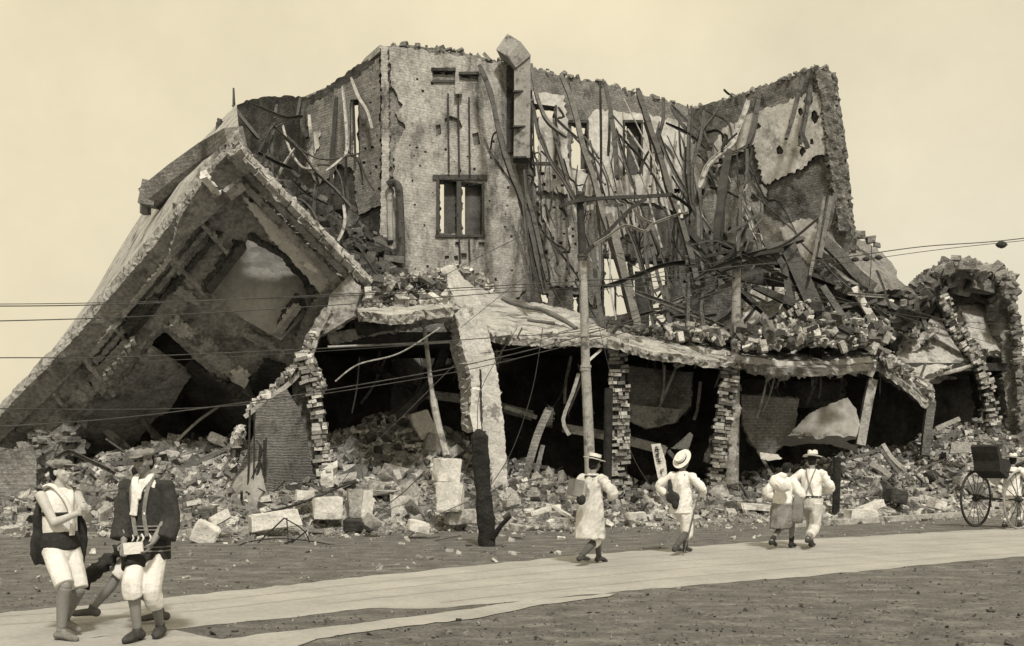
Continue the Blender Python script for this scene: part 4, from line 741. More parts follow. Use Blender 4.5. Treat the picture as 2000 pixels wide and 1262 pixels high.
# right part: debris slope, fallen slab and timber on top
m = wall([(1452, 545), (1500, 540), (1560, 560), (1600, 600), (1560, 625), (1500, 640), (1450, 672), (1445, 600)], plane((1450, 670, 33), (1600, 600, 36), (1480, 545, 37.5)), .4, step=8, amp=3, rough=.3, seed=111, nscale=2); put('debris_wall', m, concrete, A, label='broken rubble wall face behind the second pole')
slab([(1380, 470), (1470, 560), (1440, 640), (1380, 640), (1370, 560)], lambda x, y: 36, .4, core, nm='wall_remnant', seed=112)
slab([(1560, 560), (1700, 570), (1770, 600), (1760, 660), (1640, 640), (1580, 620)], plane((1560, 640, 36), (1760, 650, 38), (1650, 560, 40)), .3, sootmid, nm='debris_face', seed=113, rough=.3)
for pts, w, k, y0, y1, mm, l in (([(1445, 540), (1500, 550), (1560, 553), (1640, 556), (1720, 566), (1785, 582)], 18, 'B', 34.5, 37.5, steel, 'long sagging horizontal beam'), ([(1606, 468), (1640, 500), (1672, 535), (1706, 562)], 20, 'B', 35.6, 35.8, timber, 'thick charred timber leaning on the pale slab'), ([(1536, 482), (1562, 540), (1590, 600), (1606, 640)], 30, 'I', 34.4, 33.6, steel, None), ([(1592, 590), (1590, 640), (1592, 702)], 24, 'B', 33.6, 33.6, blacks, None), ([(1606, 560), (1640, 610), (1654, 640), (1632, 700)], 12, 'B', 34.6, 34, timber, None), ([(1668, 562), (1690, 600), (1716, 640)], 13, 'B', 35, 34.6, whitestone, 'pale square timber leaning over the debris'), ([(1510, 672), (1560, 666), (1590, 664)], 12, 'O', 33.5, 33.8, timber, None),
  ([(1600, 505), (1612, 440), (1622, 385)], 9, 'B', 35, 36, timber, None), ([(1360, 545), (1400, 520), (1440, 500), (1500, 490), (1545, 470), (1600, 425)], 6, 'L', 31, 34, steel, None), ([(1380, 530), (1440, 505), (1500, 488)], 8, 'L', 31, 31.5, blacks, None), ([(1340, 520), (1380, 535), (1440, 545)], 8, 'U', 31.5, 33, steel, None), ([(1450, 500), (1490, 520), (1540, 545)], 7, 'L', 31, 33, steel, None), ([(1445, 640), (1475, 600), (1460, 580)], 8, 'L', 33, 33, timber, None), ([(1350, 650), (1400, 630), (1440, 600)], 7, 'L', 31.5, 32, steel, None), ([(1365, 660), (1420, 640), (1450, 615)], 6, 'I', 31.5, 32, steel, None),
  ([(1250, 615), (1290, 610), (1330, 620), (1400, 615)], 6, 'L', 32, 32, steel, None), ([(1010, 660), (1020, 640)], 3, 'O', 28, 28, steel, None), ([(1620, 590), (1640, 640)], 9, 'I', 35, 35, bandm, None), ([(1545, 690), (1600, 660)], 5, 'B', 33.6, 33.6, whitestone, None)):
    put('girder', beam(pts, w, k, y0, y1, twist=.2), mm, A, label=l)
# thin rods and torn laths hanging among the girders
r6 = random.Random(77)
for i in range(92):
    x = r6.uniform(1010, 1480); y = r6.uniform(190, 470); L = r6.uniform(60, 230); a = r6.gauss(.22, .25); Yw_ = (YR(x, 0) if x < 1345 else YE(x, 0)) - .4; pts = [(x + L * t * math.sin(a) + r6.gauss(0, 7), y + L * t * math.cos(a) + r6.gauss(0, 5)) for t in (0, .5, .6, 1)]
    put('torn_rod' if i % 2 else 'torn_lath', beam(pts, r6.uniform(1.5, 4.5), r6.choice('OOLSB'), Yw_, max(31, Yw_ - r6.uniform(1.5, 6)), rg=r6, vary=.3), r6.choice([steel, steel, blacks, blacks, steell]), A)
for pts, w, k, y0, y1, mm in (([(1335, 548), (1400, 530), (1470, 500), (1570, 466)], 13, 'I', 31.5, 34.5, steel), ([(1290, 612), (1370, 585), (1450, 540), (1510, 520)], 11, 'I', 31.5, 33.5, steel), ([(1395, 468), (1470, 500), (1560, 530), (1650, 566)], 12, 'I', 32.5, 36, blacks), ([(1470, 560), (1560, 596), (1640, 622), (1712, 650)], 13, 'I', 33, 35.5, steel), ([(1240, 570), (1310, 596), (1390, 630), (1440, 655)], 10, 'U', 31, 32, timber), ([(1325, 430), (1370, 480), (1420, 545), (1490, 610)], 12, 'I', 33.5, 33, blacks), ([(1490, 470), (1530, 520), (1545, 590), (1580, 660)], 12, 'I', 34.5, 33.5, steel), ([(1640, 600), (1700, 590), (1760, 604), (1800, 590)], 11, 'B', 36, 37.5, timber), ([(1180, 560), (1230, 545), (1290, 520), (1350, 512)], 9, 'L', 31, 32.5, blacks)):
    put('fallen_girder', beam(pts, w, k, y0, y1, rg=r3 if 'r3' in globals() else rnd, vary=.3), mm, A)
m = MB(); ledge_chunks([(1735, 690), (1765, 640), (1800, 600), (1830, 570)], 37.2, 37.8, 330, .55, m, .5, .5, 61); put('rubble', m, darkrub, kind='stuff', label='dark broken masonry joining the slab debris to the far right corner', cat='rubble')
for pts, w, y in (([(1700, 575), (1760, 610), (1830, 665)], 12, 37), ([(1770, 570), (1800, 620), (1815, 680)], 9, 36.8), ([(1735, 700), (1790, 640), (1850, 560)], 10, 37)): put('leaning_beam', beam(pts, w, 'B', y, y - 1, vary=.25), timber, A)
# random splinters on the slab to the right
r3 = random.Random(44)
for i in range(70):
    x = r3.uniform(1260, 1740); y = r3.uniform(560, 690); a = r3.uniform(-.9, .9) + (1.57 if r3.random() < .3 else 0); L = r3.uniform(20, 80)
    put('splinter', beam([(x, y), (x + L * math.cos(a) / 2 + r3.gauss(0, 3), y - L * math.sin(a) / 2 + r3.gauss(0, 3)), (x + L * math.cos(a), y - L * math.sin(a))], r3.uniform(3, 7), r3.choice('LUBS'), 33.5 + r3.random() * 2, 34 + r3.random() * 2, rg=r3), r3.choice([steel, steell, timber, bandm]), A)
# far right ruin
C = thing('ruined_corner', 'stump of the far right corner, capped with loose boulders', 'ruin', P(1900, 0, 38).xy.to_3d())
def cp(out, pl, thick, m_, nm, seed, lab=None, **k): return put(nm, wall(out, pl, thick, step=8, amp=k.get('amp', 2.5), rough=k.get('rough', .08), seed=seed, back=k.get('back')), m_, C, label=lab)
cp([(1958, 560), (1975, 552), (1984, 590), (1990, 700), (1996, 800), (2003, 985), (1962, 985), (1966, 800), (1958, 700), (1952, 620)], lambda x, y: 36.5, 1.2, greybrick, 'pier', 121, amp=2.5, rough=.15)
cp([(1905, 720), (1925, 740), (1940, 800), (1950, 985), (1910, 985), (1908, 860), (1918, 800)], lambda x, y: 37, .6, sootmid, 'pier', 122, rough=.2)
cp([(1868, 590), (1905, 585), (1960, 600), (1965, 685), (1920, 682), (1895, 650)], plane((1870, 600, 37.5), (1965, 680, 36.8), (1900, 690, 35.9)), .3, concrete, 'wall_panel', 123, lab='pale broken wall panel under the boulders')
cp([(1742, 700), (1800, 648), (1832, 600), (1860, 640), (1900, 700), (1850, 716), (1795, 740), (1765, 736)], plane((1742, 700, 35), (1832, 600, 39), (1900, 705, 36)), .3, concrete, 'wall_panel', 124, lab='sloping pale slab below the brick rib')
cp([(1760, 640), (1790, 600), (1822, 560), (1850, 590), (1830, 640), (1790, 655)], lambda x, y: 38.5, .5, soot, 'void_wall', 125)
cp([(1748, 690), (1795, 655), (1830, 632), (1835, 645), (1800, 670), (1760, 710)], lambda x, y: 35.6, .4, brickpile, 'brick_band', 126, amp=3, rough=.2)
m = MB(); ledge_chunks([(1740, 640), (1770, 590), (1800, 562), (1840, 550)], 38, 38, 330, .45, m, .3, .3, 5); put('brickwork', m, greybrick, C); m = MB(); ledge_chunks([(1825, 545), (1850, 530), (1900, 532), (1950, 545), (1975, 565)], 37.2, 37.4, 150, .55, m, .25, .3, 6); put('brickwork', m, greybrick, C); m = MB(); ledge_chunks([(1968, 560), (1985, 640), (1990, 760), (1998, 900)], 36.4, 36.4, 260, .38, m, .1, .1, 7); put('brickwork', m, greybrick, C)
m = MB(); ledge_chunks([(1790, 655), (1752, 690)], 35.5, 35.4, 70, .35, m); put('brickwork', m, greybrick, C)
m = wall([(1820, 560), (1840, 545), (1900, 548), (1965, 565), (1962, 600), (1900, 590), (1870, 600), (1840, 585)], lambda x, y: 37.6, 1.6, step=8, amp=3, rough=.3, seed=127); put('wall_top', m, core, C)
boul = [(1840, 533, 46, 26), (1862, 548, 30, 22), (1885, 528, 26, 30), (1900, 545, 40, 30), (1925, 528, 44, 22), (1945, 548, 44, 30), (1915, 560, 50, 26), (1875, 568, 40, 22), (1955, 572, 30, 26), (1835, 556, 24, 14), (1892, 518, 16, 12), (1965, 545, 18, 26)]
r4 = random.Random(6)
def boulder(px, py, wpx, hpx, Y, seed, dep=None, sub=2, rgh=.16, tilt=None):
    r = random.Random(seed); bm = bmesh.new(); bmesh.ops.create_cube(bm, size=1)
    for v in bm.verts: v.co += Vector((r.uniform(-.16, .16), r.uniform(-.16, .16), r.uniform(-.16, .16)))
    bmesh.ops.bevel(bm, geom=bm.edges[:], offset=.06, segments=1, affect='EDGES')
    bmesh.ops.triangulate(bm, faces=bm.faces); bmesh.ops.subdivide_edges(bm, edges=bm.edges, cuts=sub, use_grid_fill=True)
    W, H_ = wpx * Y / F, hpx * Y / F; D_ = dep or (W + H_) / 2
    Rm = Matrix.Rotation(r.uniform(-.2, .2) if tilt is None else tilt, 3, 'Y') @ Matrix.Rotation(r.uniform(-.5, .5), 3, 'Z'); c = P(px, py, Y); m = MB()
    vs = []
    for v in bm.verts:
        p = Rm @ Vector((v.co.x * W, v.co.y * D_, v.co.z * H_)); q = p + c; n_ = noise.fractal(q * 2.2 + Vector((seed, 0, 0)), 1, 2, 4); vs.append(q + p.normalized() * n_ * rgh * min(W, H_))
    idx = {v: i for i, v in enumerate(bm.verts)}; m.add(vs, [tuple(idx[v] for v in f.verts) for f in bm.faces]); bm.free(); return m
for i, (x, y, a, b) in enumerate(boul): put('boulder', boulder(x, y, a, b, 37.2 + r4.uniform(-.4, .8), 200 + i), r4.choice([greybrick, concrete, bandm]), C)
# the fallen pale slab between shell and far right ruin
FS = plane((1600, 490, 36), (1770, 562, 37.5), (1660, 455, 38.5))
o = put('fallen_slab', wall([(1604, 440), (1632, 452), (1660, 462), (1700, 474), (1735, 505), (1752, 528), (1752, 545), (1780, 565), (1700, 570), (1650, 545), (1606, 500)], FS, .45, step=9, amp=1.5, rough=.06, seed=131), greybrick, label='large pale slab fallen against the foot of the right end wall', cat='slab')
for i, (x, y, a, b) in enumerate([(1672, 458, 30, 16), (1660, 450, 18, 12), (1700, 468, 16, 14), (1712, 478, 14, 10), (1650, 455, 14, 10)]): put('boulder', boulder(x, y, a, b, 37.6, 230 + i), greybrick, label=['largest', 'second', 'third', 'fourth', 'smallest left-hand'][i] + ' of five stones on the upper edge of the pale fallen slab', cat='stone', group='stones on the fallen pale slab')
# right ground-floor debris
for pts, w, k, y0, y1, mm, l in (([(1704, 742), (1692, 800), (1680, 870)], 17, 'B', 34, 33.6, bandm, 'pale jointed post leaning in the right bay'), ([(1818, 790), (1812, 830), (1806, 890)], 16, 'B', 34.5, 34.2, core, 'dark stub of brick post in the right bay'), ([(1828, 838), (1850, 828), (1874, 818)], 8, 'B', 34, 34, bandm, 'short pale joist sticking up left of the rickshaw'), ([(1832, 862), (1858, 850), (1870, 836)], 6, 'B', 34, 34, timber, 'thin curved joist below the short pale joist'), ([(1724, 868), (1742, 895), (1768, 920)], 8, 'I', 33, 32.6, bandm, 'long pale rail leaning in the right bay'), ([(1720, 878), (1738, 902), (1756, 924)], 6, 'I', 32.8, 32.5, timber, 'dark rail lying beside the long pale rail'), ([(1640, 902), (1700, 884), (1722, 872)], 5, 'B', 33, 33, timber, 'low charred board behind the fedora man'), ([(1700, 905), (1720, 915), (1740, 930)], 10, 'S', 32.6, 32.4, bandm, 'flat board lying at the foot of the rails')):
    m = beam(pts, w, k, y0, y1, twist=.1); lo = min(v.z for v in m.v)
    put('timber', m, mm, label=l, cat='timber', group='timbers in the right bay')
put('wall_board', wall([(1858, 864), (1908, 864), (1908, 882), (1856, 886)], lambda x, y: 34, .1, step=8, amp=.5, seed=140), bandm, label='pale plank panel above the rickshaw wheels', cat='board')
# buckled metal sheet
def sheet_thing(out, dfn, m_, lab, cat='sheet', nm='metal_sheet', **k): return put(nm, wall(out, dfn, .03, step=7, amp=k.get('amp', 1), rough=k.get('rough', .02), seed=k.get('seed', 1)), m_, label=lab, cat=cat, smooth=False)
cx, cy = 1600, 840
sheet_thing([(1520, 868), (1545, 845), (1580, 808), (1620, 790), (1656, 776), (1672, 800), (1680, 830), (1672, 858), (1650, 862), (1676, 872), (1668, 882), (1620, 868), (1580, 866), (1545, 872)], lambda x, y: 32.6 - .9 * math.sin((x - 1520) / 160 * 2.2) * .6 + ((y - 866) * .03 if y > 850 else -(850 - y) * -.006), palepanel, 'big buckled pale metal sheet inside the right bay', seed=150)
sheet_thing([(1484, 884), (1520, 888), (1528, 896), (1500, 900), (1486, 896)], lambda x, y: 31, whitestone, 'small pale sheet above the couple on the right', seed=151)
sheet_thing([(1348, 845), (1354, 850), (1340, 878), (1310, 876)], lambda x, y: 30.2, timber, 'triangular dark sheet hanging in the third bay', seed=152)
# draped roller shutter
def curtain(px, py):
    t = (py - 770) / 230; return 25.3 - .8 * math.sin((px - 470) / 42 + t) * (.35 + .65 * t) - .5 * t
put('roller_shutter', wall([(500, 800), (530, 778), (560, 760), (585, 800), (600, 860), (606, 905), (640, 968), (600, 985), (560, 1000), (480, 1006), (432, 992), (455, 935), (480, 890), (498, 845)], curtain, .05, step=7, amp=.5, rough=.03, seed=160), curt, label='torn slatted roller shutter draped like a curtain at the left bay', cat='shutter')
put('roller_shutter', wall([(488, 905), (505, 900), (520, 960), (548, 1000), (436, 994), (460, 935)], lambda x, y: curtain(x, y) - .15, .04, step=7, amp=.5, rough=.03, seed=161), sheet, label='pale flared foot of the draped roller shutter', cat='shutter')
# ---------------------------------------------------------------- notable stone blocks in the foreground debris
def block(px, py, wpx, hpx, Y, lab, m_=None, seed=1, rot=0.0, yaw=.3, dep=.4, chip=.03, nm='stone_block', cat='stone block', grp='large blocks in the rubble'):
    r = random.Random(seed); bm = bmesh.new(); bmesh.ops.create_cube(bm, size=1)
    for v in bm.verts: v.co += Vector((r.uniform(-.05, .05), r.uniform(-.05, .05), r.uniform(-.05, .05)))
    W, H_ = wpx * Y / F, hpx * Y / F; bmesh.ops.bevel(bm, geom=bm.edges[:], offset=.05, segments=2, affect='EDGES'); bmesh.ops.triangulate(bm, faces=bm.faces)
    bmesh.ops.subdivide_edges(bm, edges=bm.edges, cuts=2, use_grid_fill=True); Rm = Matrix.Rotation(rot, 3, 'Y') @ Matrix.Rotation(yaw, 3, 'Z'); c = P(px, py, Y); m = MB(); vs = []
    for v in bm.verts:
        q = c + Rm @ Vector((v.co.x * W, v.co.y * dep, v.co.z * H_)); vs.append(q + Vector((noise.noise(q * 4), noise.noise(q * 4 + Vector((9, 0, 0))), noise.noise(q * 4 + Vector((0, 9, 0))))) * chip)
    ix = {v: i for i, v in enumerate(bm.verts)}; m.add(vs, [tuple(ix[v] for v in f.verts) for f in bm.faces]); bm.free()
    return put(nm, m, m_ or whitestone, label=lab, cat=cat, group=grp)
for a in [(872, 919, 42, 46, 24.6, 'upper of the two pale square blocks stacked beside the charred post', whitestone, 1, .10, .5), (880, 970, 50, 56, 24.4, 'lower of the two pale blocks stacked beside the charred post', whitestone, 2, .05, -.2),
  (538, 1016, 92, 34, 23.2, 'long pale beam-like block in front of the draped shutter', whitestone, 3, -.12), (640, 992, 52, 42, 24.2, 'squarish white block right of the long pale block', whitestone, 4, .02), (594, 968, 34, 22, 24.8, 'small white block on top, between shutter foot and square block', whitestone, 5, 0),
  (693, 985, 28, 58, 24.4, 'left upright fluted stone standing in the rubble', concrete, 6, 0), (715, 985, 20, 56, 24.3, 'right upright fluted stone standing in the rubble', whitestone, 7, .03), (700, 1026, 56, 22, 24.0, 'dark base stone under the upright fluted stones', sootmid, 8, 0),
  (400, 1042, 46, 40, 21.6, 'pale pentagonal slab leaning left of the wire tangle', whitestone, 9, .5), (826, 832, 36, 54, 30, 'pale upright broken slab on top of the brick heap', whitestone, 10, -.4), (846, 868, 34, 40, 29.6, 'pale chunk just below the upright slab on the heap', concrete, 11, .3),
  (800, 968, 32, 32, 25.4, 'grey square block left of the stacked pale blocks', concrete, 12, .1), (775, 972, 20, 22, 25.6, 'small grey block farthest left of the stacked pale blocks', concrete, 13, -.1), (736, 950, 30, 20, 26, 'pale lump on the heap above the upright stones', concrete, 14, .2),
  (816, 1028, 40, 20, 22.6, 'white wedge lying below the grey square block', whitestone, 15, .25), (727, 1020, 26, 22, 23, 'tilted square block right of the dark base stone', bandm, 16, .6), (1060, 998, 62, 9, 24.6, 'long flat pale slab tilted in the rubble behind the coated walker', whitestone, 17, -.25),
  (1098, 1000, 46, 6, 24.5, 'thin pale board sloping down beside the tilted flat slab', whitestone, 18, .55), (430, 1012, 40, 18, 22.6, 'flat pale shard under the foot of the shutter', whitestone, 19, -.5), (900, 1010, 60, 30, 24.6, 'broad pale block under the stacked blocks', concrete, 20, 0),
  (1240, 1008, 36, 14, 25.5, 'flat pale stone between the coated walker and the cane walker', whitestone, 21, -.1), (1010, 1030, 24, 12, 22.5, 'pale stone at the right of the charred post foot', concrete, 22, .1), (1300, 850, 2, 2, 30, None)]:
    if a[5]:
        a = list(a); a[4] -= 1.35 if a[4] < 25 else .6; block(*a[:5], *a[5:])
for i, (x, y, a, b, Y, l) in enumerate([(330, 890, 34, 22, 28, 'pale block high on the left heap behind the two men'), (425, 858, 36, 18, 28.4, 'flat pale slab at the top of the left heap'), (465, 860, 22, 40, 26, 'mottled stone lump beside the shutter top'), (300, 900, 30, 14, 27.5, 'flat slab right of the capped man, on the left heap'), (180, 965, 34, 18, 26.5, 'pale slab seen between the two capped men'), (205, 945, 30, 8, 26.4, 'thin pale board above the slab between the two capped men'),
   (1815, 930, 20, 18, 33, 'rounded pale stone under the dark brick stub'), (1830, 985, 26, 20, 29, 'pale round stone left of the rickshaw wheel'), (1880, 940, 26, 20, 32, 'pale lump behind the left rickshaw wheel'), (1680, 1005, 60, 20, 27.5, 'large pale cloth-like slab at the kerb right of the couple'), (1750, 970, 40, 26, 29.5, 'dark curved stone in the rubble right of the couple'), (1590, 980, 24, 16, 28.5, 'pale stone just left of the fedora man'), (1470, 990, 60, 12, 27.5, 'long flat pale slab left of the couple'), (1000, 985, 30, 20, 26, 'pale broken stone at the foot of the curved pier'), (1700, 990, 50, 14, 28, 'flat slab behind the large cloth-like slab')]):
    block(x, y, a, b, Y, l, r4.choice([whitestone, concrete]) if 'dark' not in l else sootmid, 300 + i, r4.uniform(-.4, .4))
# sloping joist platform in the left heap
m = MB()
for k, (a, b) in enumerate([((352, 940), (450, 898)), ((300, 935), (440, 880)), ((340, 925), (452, 872)), ((262, 895), (330, 872))]):
    m2 = beam([a, b], 9, 'B', 27.4 - .2 * k, 27.6, twist=0); put('joist', m2, timber, label=['lowest charred joist sloping up the left heap', 'second charred joist on the left heap', 'top charred joist on the left heap', 'short joist left on the heap behind the capped man'][k], cat='joist', group='joists on the left heap')
put('joist', beam([(112, 895), (134, 882), (160, 893), (200, 912), (225, 925)], 8, 'L', 25.8, 26, twist=.2), timber, label='bent thin beam just above the left man\'s cap', cat='joist')
# wall stump at the far left edge
put('wall_stump', wall([(-140, 880), (36, 880), (37, 872), (66, 872), (70, 905), (74, 1030), (-140, 1050)], lambda x, y: 26, .5, step=9, amp=1.2, rough=.05, seed=171), greybrick, label='low grey wall stump at the far left edge', cat='wall')
# rod tangle and wire heap
def rods(nm, lst, m_, lab, cat, grp=None, Yd=24.2, w=3):
    mb = MB()
    for p in lst: beam(p[0], p[2] if len(p) > 2 else w, 'O', p[1], p[1] + .1, mb=mb)
    return put(nm, mb, m_, label=lab, cat=cat, group=grp)
rods('rod_bundle', [([(488, 800), (486, 900), (482, 1004)], 24.1, 4), ([(497, 810), (496, 900), (492, 1010)], 24.1, 3), ([(508, 870), (506, 905), (502, 930)], 24.1, 5), ([(516, 860), (515, 900), (514, 935)], 24.1, 4), ([(520, 855), (519, 895), (518, 932)], 24.1, 3), ([(500, 860), (512, 880), (502, 910), (490, 938)], 24.1, 3), ([(480, 960), (490, 966), (498, 968)], 24.0, 3)], blacks, 'bundle of thin dark iron rods hanging in front of the shutter', 'rods')
rods('wire_tangle', [([(345, 1106), (420, 1085), (480, 1060), (540, 1052), (600, 1056), (660, 1066)], 19.6, 2.6), ([(330, 1118), (400, 1100), (470, 1072)], 19.3, 3), ([(350, 1100), (360, 1085), (400, 1092), (380, 1088)], 19.6, 4), ([(555, 1012), (490, 1074)], 20, 3), ([(555, 1012), (595, 1038), (608, 1075)], 20, 2.5), ([(560, 1012), (563, 1060), (563, 1085)], 20, 2.5), ([(600, 1036), (545, 1080)], 20, 2.5), ([(470, 1074), (530, 1082), (578, 1087)], 19.8, 4.5), ([(575, 1054), (520, 1078)], 19.8, 4), ([(380, 1110), (440, 1108), (500, 1105), (550, 1100)], 19.0, 4), ([(400, 1110), (430, 1075), (470, 1066)], 19.4, 2), ([(372, 1118), (380, 1100), (440, 1092), (470, 1104)], 19.2, 2.5), ([(620, 1082), (660, 1084), (690, 1090)], 19.8, 5), ([(680, 1065), (690, 1080), (700, 1086)], 19.8, 3)], blacks, 'tangle of bent iron rods and wire on the dark ground', 'wire tangle')
rods('iron_bar', [([(515, 1003), (580, 985), (640, 962), (680, 945), (700, 942)], 22.9, 5)], blacks, 'long dark bar lying across the pale blocks', 'bar')
rods('wire_tangle', [([(720, 1075), (780, 1068), (840, 1058), (900, 1046)], 20.5, 2), ([(700, 1050), (740, 1000), (790, 960), (830, 920)], 24, 2), ([(640, 1062), (760, 1060), (860, 1048)], 21, 2)], wirem, 'thin loose wires trailing over the rubble left of the charred post', 'wires')
put('stick', beam([(745, 1106), (762, 1105), (780, 1102)], 4, 'B', 16, 16.1, twist=0), bandm, label='small pale stick lying on the dark ground', cat='stick')
m = MB(); r5 = random.Random(61)
# charred post
m = MB(); q = smooth_path([P(x, y, 19.4) for x, y in ((952, 1070), (950, 1040), (944, 960), (938, 880), (934, 838))], 10)
m.tube(q, [.145 + .03 * noise.noise(p * 3) - (.15 * max(0, i / len(q) - .86) / .14) for i, p in enumerate(q)], 14)
m.v = [v + Vector((noise.noise(v * 7), noise.noise(v * 7 + Vector((3, 0, 0))), 0)) * .03 for v in m.v]
cpst = put('charred_post', m, char, label='charred black timber post standing before the curved pier', cat='post')
m = MB(); m.tube([P(962, 1050, 19.3), P(980, 1025, 19.2), P(997, 1008, 19.1)], [.06, .04, .035], 8); m.tube([P(968, 1045, 19.3), P(976, 1028, 19.3), P(992, 1008, 19.3)], [.04, .03, .02], 7); put('spur', m, char, cpst)
m = MB(); m.tube(smooth_path([P(1190, 1030, 27), P(1186, 960, 27), P(1187, 880, 27.2), P(1189, 760, 27.6)], 8), .11, 10); put('charred_post', m, char, label='slim charred post just left of the upright brick pier', cat='post')
m = MB(); m.tube(smooth_path([P(1632, 1002, 28), P(1634, 950, 28), P(1635, 893, 28)], 8), [.1] * 17, 8); put('charred_post', m, char, label='thin black post right of the man in the fedora', cat='post')
# leaning pale pole over the left bay
m = MB(); m.tube(smooth_path([P(829, 643, 26.6), P(836, 700, 26.3), P(843, 760, 26), P(856, 830, 25.4), P(873, 892, 24.8)], 6), [.05] * 4 + [.055] * 10 + [.085] * 11, 8); put('leaning_pole', m, polem, label='slender pale pole leaning from the lintel onto the stacked blocks', cat='pole')
# notice board with writing
m = MB(); nb = beam([(1280, 866), (1290, 905), (1300, 940)], 18, 'B', 27.2, 27.2, twist=0); no = put('notice_board', wall([(1272, 868), (1290, 866), (1300, 900), (1304, 936), (1286, 938), (1280, 910)], lambda x, y: 27.2, .04, step=8, amp=.3, rough=0, seed=180), whitestone, label='narrow pale notice board with dark brushed characters left of the cane walker', cat='notice board')
m = MB()
for pts in [[(1279, 874), (1286, 873)], [(1282, 872), (1280, 882)], [(1284, 876), (1286, 884)], [(1279, 879), (1288, 878)], [(1282, 886), (1283, 894)], [(1280, 888), (1288, 886)], [(1285, 884), (1286, 895)], [(1282, 897), (1291, 896)], [(1286, 896), (1288, 904)], [(1284, 902), (1292, 901)], [(1290, 918), (1293, 926)], [(1292, 917), (1297, 916)]]:
    beam(pts, 1.7, 'B', 27.16, 27.16, twist=0, mb=m)
put('lettering', m, blacks, no)
# ---------------------------------------------------------------- utility poles
YP = 23.5
U = thing('utility_pole', 'tall segmented grey utility pole with a broken dark crossarm, left of the brick pier', 'utility pole', P(1155, gy(YP), YP))
def ptube(pts, r0, r1, Y, mb=None, n=14):
    q = smooth_path([P(x, y, Y) for x, y in pts], 6); mb = mb or MB(); mb.tube(q, [r0 + (r1 - r0) * i / (len(q) - 1) for i in range(len(q))], n); return mb
px_ = lambda n_: n_ * YP / F
put('shaft', ptube([(1156, gy(YP)), (1151, 880), (1144, 720)], px_(11.5), px_(9.2), YP), polem, U); put('shaft', ptube([(1144, 718), (1141, 600), (1138, 505)], px_(8.8), px_(7.5), YP), polem, U); put('shaft', ptube([(1138, 503), (1135, 440), (1132, 394)], px_(8.2), px_(6.8), YP), blacks, U, label='charred upper length')
for x, y, r in ((1144, 716, 11), (1143.5, 722, 10.5), (1141, 656, 10), (1138, 500, 10.5), (1138, 506, 9.5)): put('collar', ptube([(x, y + 2.5), (x, y - 2.5)], px_(r), px_(r), YP), polem if y > 510 else steel, U)
m = ptube([(1132, 397), (1132, 386)], px_(10), px_(10), YP); ptube([(1132, 386), (1132, 380)], px_(6), px_(7), YP, m); ptube([(1132, 380), (1132, 374)], px_(7), px_(4), YP, m); put('pole_cap', m, blacks, U)
a1 = beam([(1092, 404), (1130, 392), (1200, 386), (1260, 384), (1312, 380)], 6.5, 'B', YP - .2, YP - .1, twist=0); put('crossarm', a1, blacks, U)
put('brace', beam([(1142, 496), (1180, 460), (1230, 410), (1262, 388)], 7, 'B', YP - .25, YP - .2, twist=0), blacks, U)
put('bracket', beam([(1160, 478), (1190, 460), (1222, 440), (1258, 452), (1275, 438), (1310, 424), (1345, 414)], 4.5, 'L', YP - .3, YP - .2, twist=0), steell, U); put('bracket', beam([(1236, 408), (1255, 428), (1275, 436)], 5, 'L', YP - .3, YP - .2, twist=0), steell, U)
put('bracket', beam([(1310, 380), (1335, 395), (1350, 412), (1330, 430)], 6, 'L', YP, YP + .3), blacks, U); put('bracket', beam([(1092, 404), (1100, 412), (1106, 424)], 5, 'L', YP - .2, YP - .2), blacks, U)
for x, y in ((1325, 396), (1327, 412), (1331, 422)):
    m = ptube([(x, y + 4), (x, y + 2), (x, y), (x, y - 3)], px_(3.2), px_(2.2), YP - .2); put('insulator', m, whitestone, U)
for x, y in ((1148, 402), (1156, 400)): put('insulator', ptube([(x, y + 10), (x, y)], px_(3), px_(4), YP - .2), polem, U)
Y2 = 31
U2 = thing('utility_pole', 'shorter pale utility pole with wrecked dark crossarms, behind the middle brick pier', 'utility pole', P(1436, gy(Y2), Y2))
q2 = lambda n_: n_ * Y2 / F
put('shaft', ptube([(1432, gy(Y2)), (1436, 690), (1438, 560), (1439, 520)], q2(10.5), q2(8.5), 31.9), polem, U2); put('shaft', ptube([(1439, 522), (1440, 498), (1441, 484)], q2(11), q2(9), 31.9), steel, U2)
for p_, w_, k_, m_ in (([(1350, 512), (1385, 500), (1430, 490), (1470, 486)], 6, 'B', blacks), ([(1376, 528), (1410, 508), (1442, 486)], 6, 'B', blacks), ([(1362, 540), (1420, 515), (1460, 500), (1530, 488)], 7, 'B', blacks), ([(1448, 492), (1480, 510), (1510, 525)], 6, 'L', steel), ([(1345, 470), (1375, 498), (1400, 530), (1435, 545)], 7, 'U', blacks), ([(1441, 484), (1450, 460), (1460, 440)], 6, 'L', blacks), ([(1440, 490), (1400, 470), (1350, 478)], 4, 'L', steel)):
    put('crossarm', beam(p_, w_, k_, 31.6, 31.4, twist=0), m_, U2)
